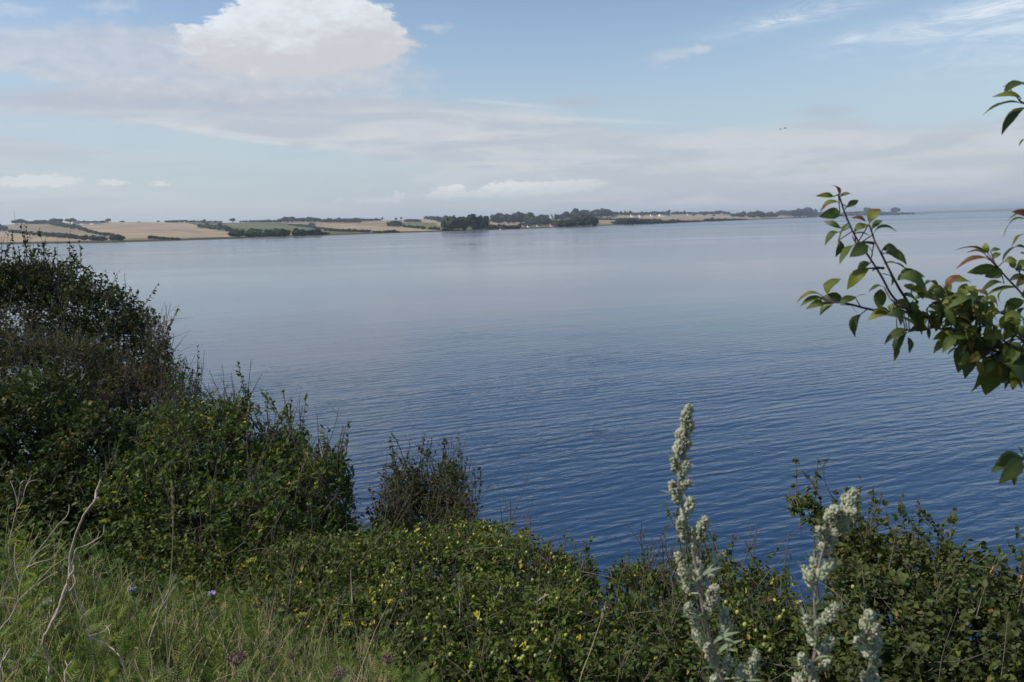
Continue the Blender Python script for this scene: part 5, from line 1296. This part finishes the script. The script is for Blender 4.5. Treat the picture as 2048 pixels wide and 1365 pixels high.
for _ in range(26):
    x = random.uniform(640, 980); y = random.uniform(660 + (x - 640) * .15, 900); a_ = random.uniform(0, 6.28); l_ = random.uniform(80, 120)
    Ls.append(((x, y), (x + l_ * math.cos(a_), y + l_ * math.sin(a_) * .8), random.uniform(.26, .36), random.choice([G_, D_, Yw])))
limb([[(1310, 1030), (1220, 960), (1120, 880), (1040, 815), (990, 768)], [(1250, 990), (1160, 1010), (1040, 980), (920, 945)], [(1250, 1060), (1180, 1090), (1110, 1060)], [(900, 940), (820, 960), (740, 960), (680, 980)], [(1300, 1040), (1270, 1090), (1200, 1120)]], pc, Ls, PY + .01, .0034, .0012,
     feeder=[TR + [-.02, .02, 1.0], at(2160, 800, 1.27), at(*pc(1500, 1180), 1.17), at(*pc(1400, 1100), 1.14)])
Ls = [((1200, 532), (1012, 482), .16, D_), ((1200, 536), (1083, 498), .24, Rd), ((1205, 548), (1022, 588), .14, Rd), ((1205, 512), (1195, 446), .34, Yw), ((1222, 502), (1282, 486), .28, G_), ((1235, 552), (1282, 506), .3, G_), ((1262, 600), (1088, 612), .22, G_), ((1292, 622), (1190, 640), .40, G_), ((1300, 562), (1378, 552), .34, Yw),
      ((1302, 690), (1163, 736), .24, D_), ((1382, 722), (1196, 742), .14, Pl), ((1332, 672), (1430, 636), .2, D_), ((1425, 482), (1293, 545), .26, D_), ((1440, 318), (1298, 408), .24, G_), ((1440, 296), (1320, 318), .2, Yw), ((1440, 292), (1348, 262), .2, Rd), ((1425, 400), (1348, 468), .34, Yw), ((1420, 790), (1295, 858), .34, G_), ((1420, 830), (1375, 885), .34, D_),
      ((1302, 722), (1285, 802), .14, Pl), ((1420, 900), (1258, 934), .22, Yw), ((1360, 600), (1330, 540), .3, Yw), ((1430, 560), (1370, 610), .3, G_), ((1440, 640), (1370, 700), .3, G_), ((1440, 700), (1400, 760), .3, G_)]
limb([[(1440, 800), (1400, 745), (1320, 660), (1262, 595), (1200, 530)], [(1470, 640), (1417, 612), (1370, 605)], [(1470, 560), (1440, 520), (1400, 510)], [(1480, 480), (1450, 420), (1440, 330), (1430, 280)]], pc, Ls, PY + .04, .0032, .0011,
     feeder=[TR + [-.02, .03, 1.15], at(2200, 680, 1.3), at(*pc(1540, 900), 1.2)])
Ls = [((2030, 292), (1742, 348), .27, D_), ((2060, 318), (1882, 502), .22, D_), ((2025, 250), (1810, 222), .13, Yw), ((2100, 190), (1900, 190), .34, D_), ((2080, 560), (2012, 602), .22, D_), ((2140, 400), (2060, 520), .3, D_), ((1935, 175), (1890, 160), .3, Pl)]
limb([[(2200, 360), (2100, 310), (2040, 285), (2010, 262)], [(2200, 480), (2120, 530), (2080, 560)]], tr_, Ls, PY - .02, .003, .0012, feeder=[TR + [0, .03, 1.7], at(2200, 300, 1.25)])
idc = lambda x, y: (x, y)
Ls = [((2042, 915), (1983, 938), .22, D_), ((2040, 920), (1998, 962), .24, D_), ((2042, 925), (2030, 968), .22, D_), ((2048, 920), (2075, 960), .3, D_), ((2044, 908), (2036, 890), .1, D_)]
limb([[(2110, 860), (2070, 880), (2046, 915)]], idc, Ls, PY, .0025, .001, feeder=[TR + [-.02, 0, .75], at(2200, 820, 1.25)])
tag(plum, 'plum tree whose red-tipped leafy branches reach in from the right edge', 'tree')

# ------------------------------------------------------------------ haze over the inlet
hz = bpy.data.meshes.new('haze')
s = 16000; z0_, z1_ = -8, 90
hz.from_pydata([(-s, -s, z0_), (s, -s, z0_), (s, s, z0_), (-s, s, z0_), (-s, -s, z1_), (s, -s, z1_), (s, s, z1_), (-s, s, z1_)], [],
               [(0, 3, 2, 1), (4, 5, 6, 7), (0, 1, 5, 4), (1, 2, 6, 5), (2, 3, 7, 6), (3, 0, 4, 7)])
m, t, out = new_mat('haze_air')
pv = t.new('ShaderNodeVolumePrincipled'); pv.inputs['Color'].default_value = (.75, .85, 1.0, 1); pv.inputs['Density'].default_value = 1.25e-4; pv.inputs['Anisotropy'].default_value = .2
t.l.new(pv.outputs[0], out.inputs['Volume'])
hz.materials.append(m); ho = bpy.data.objects.new('haze', hz); COL.objects.link(ho)
tag(ho, 'thin bluish summer haze over the inlet', None, None, 'stuff')
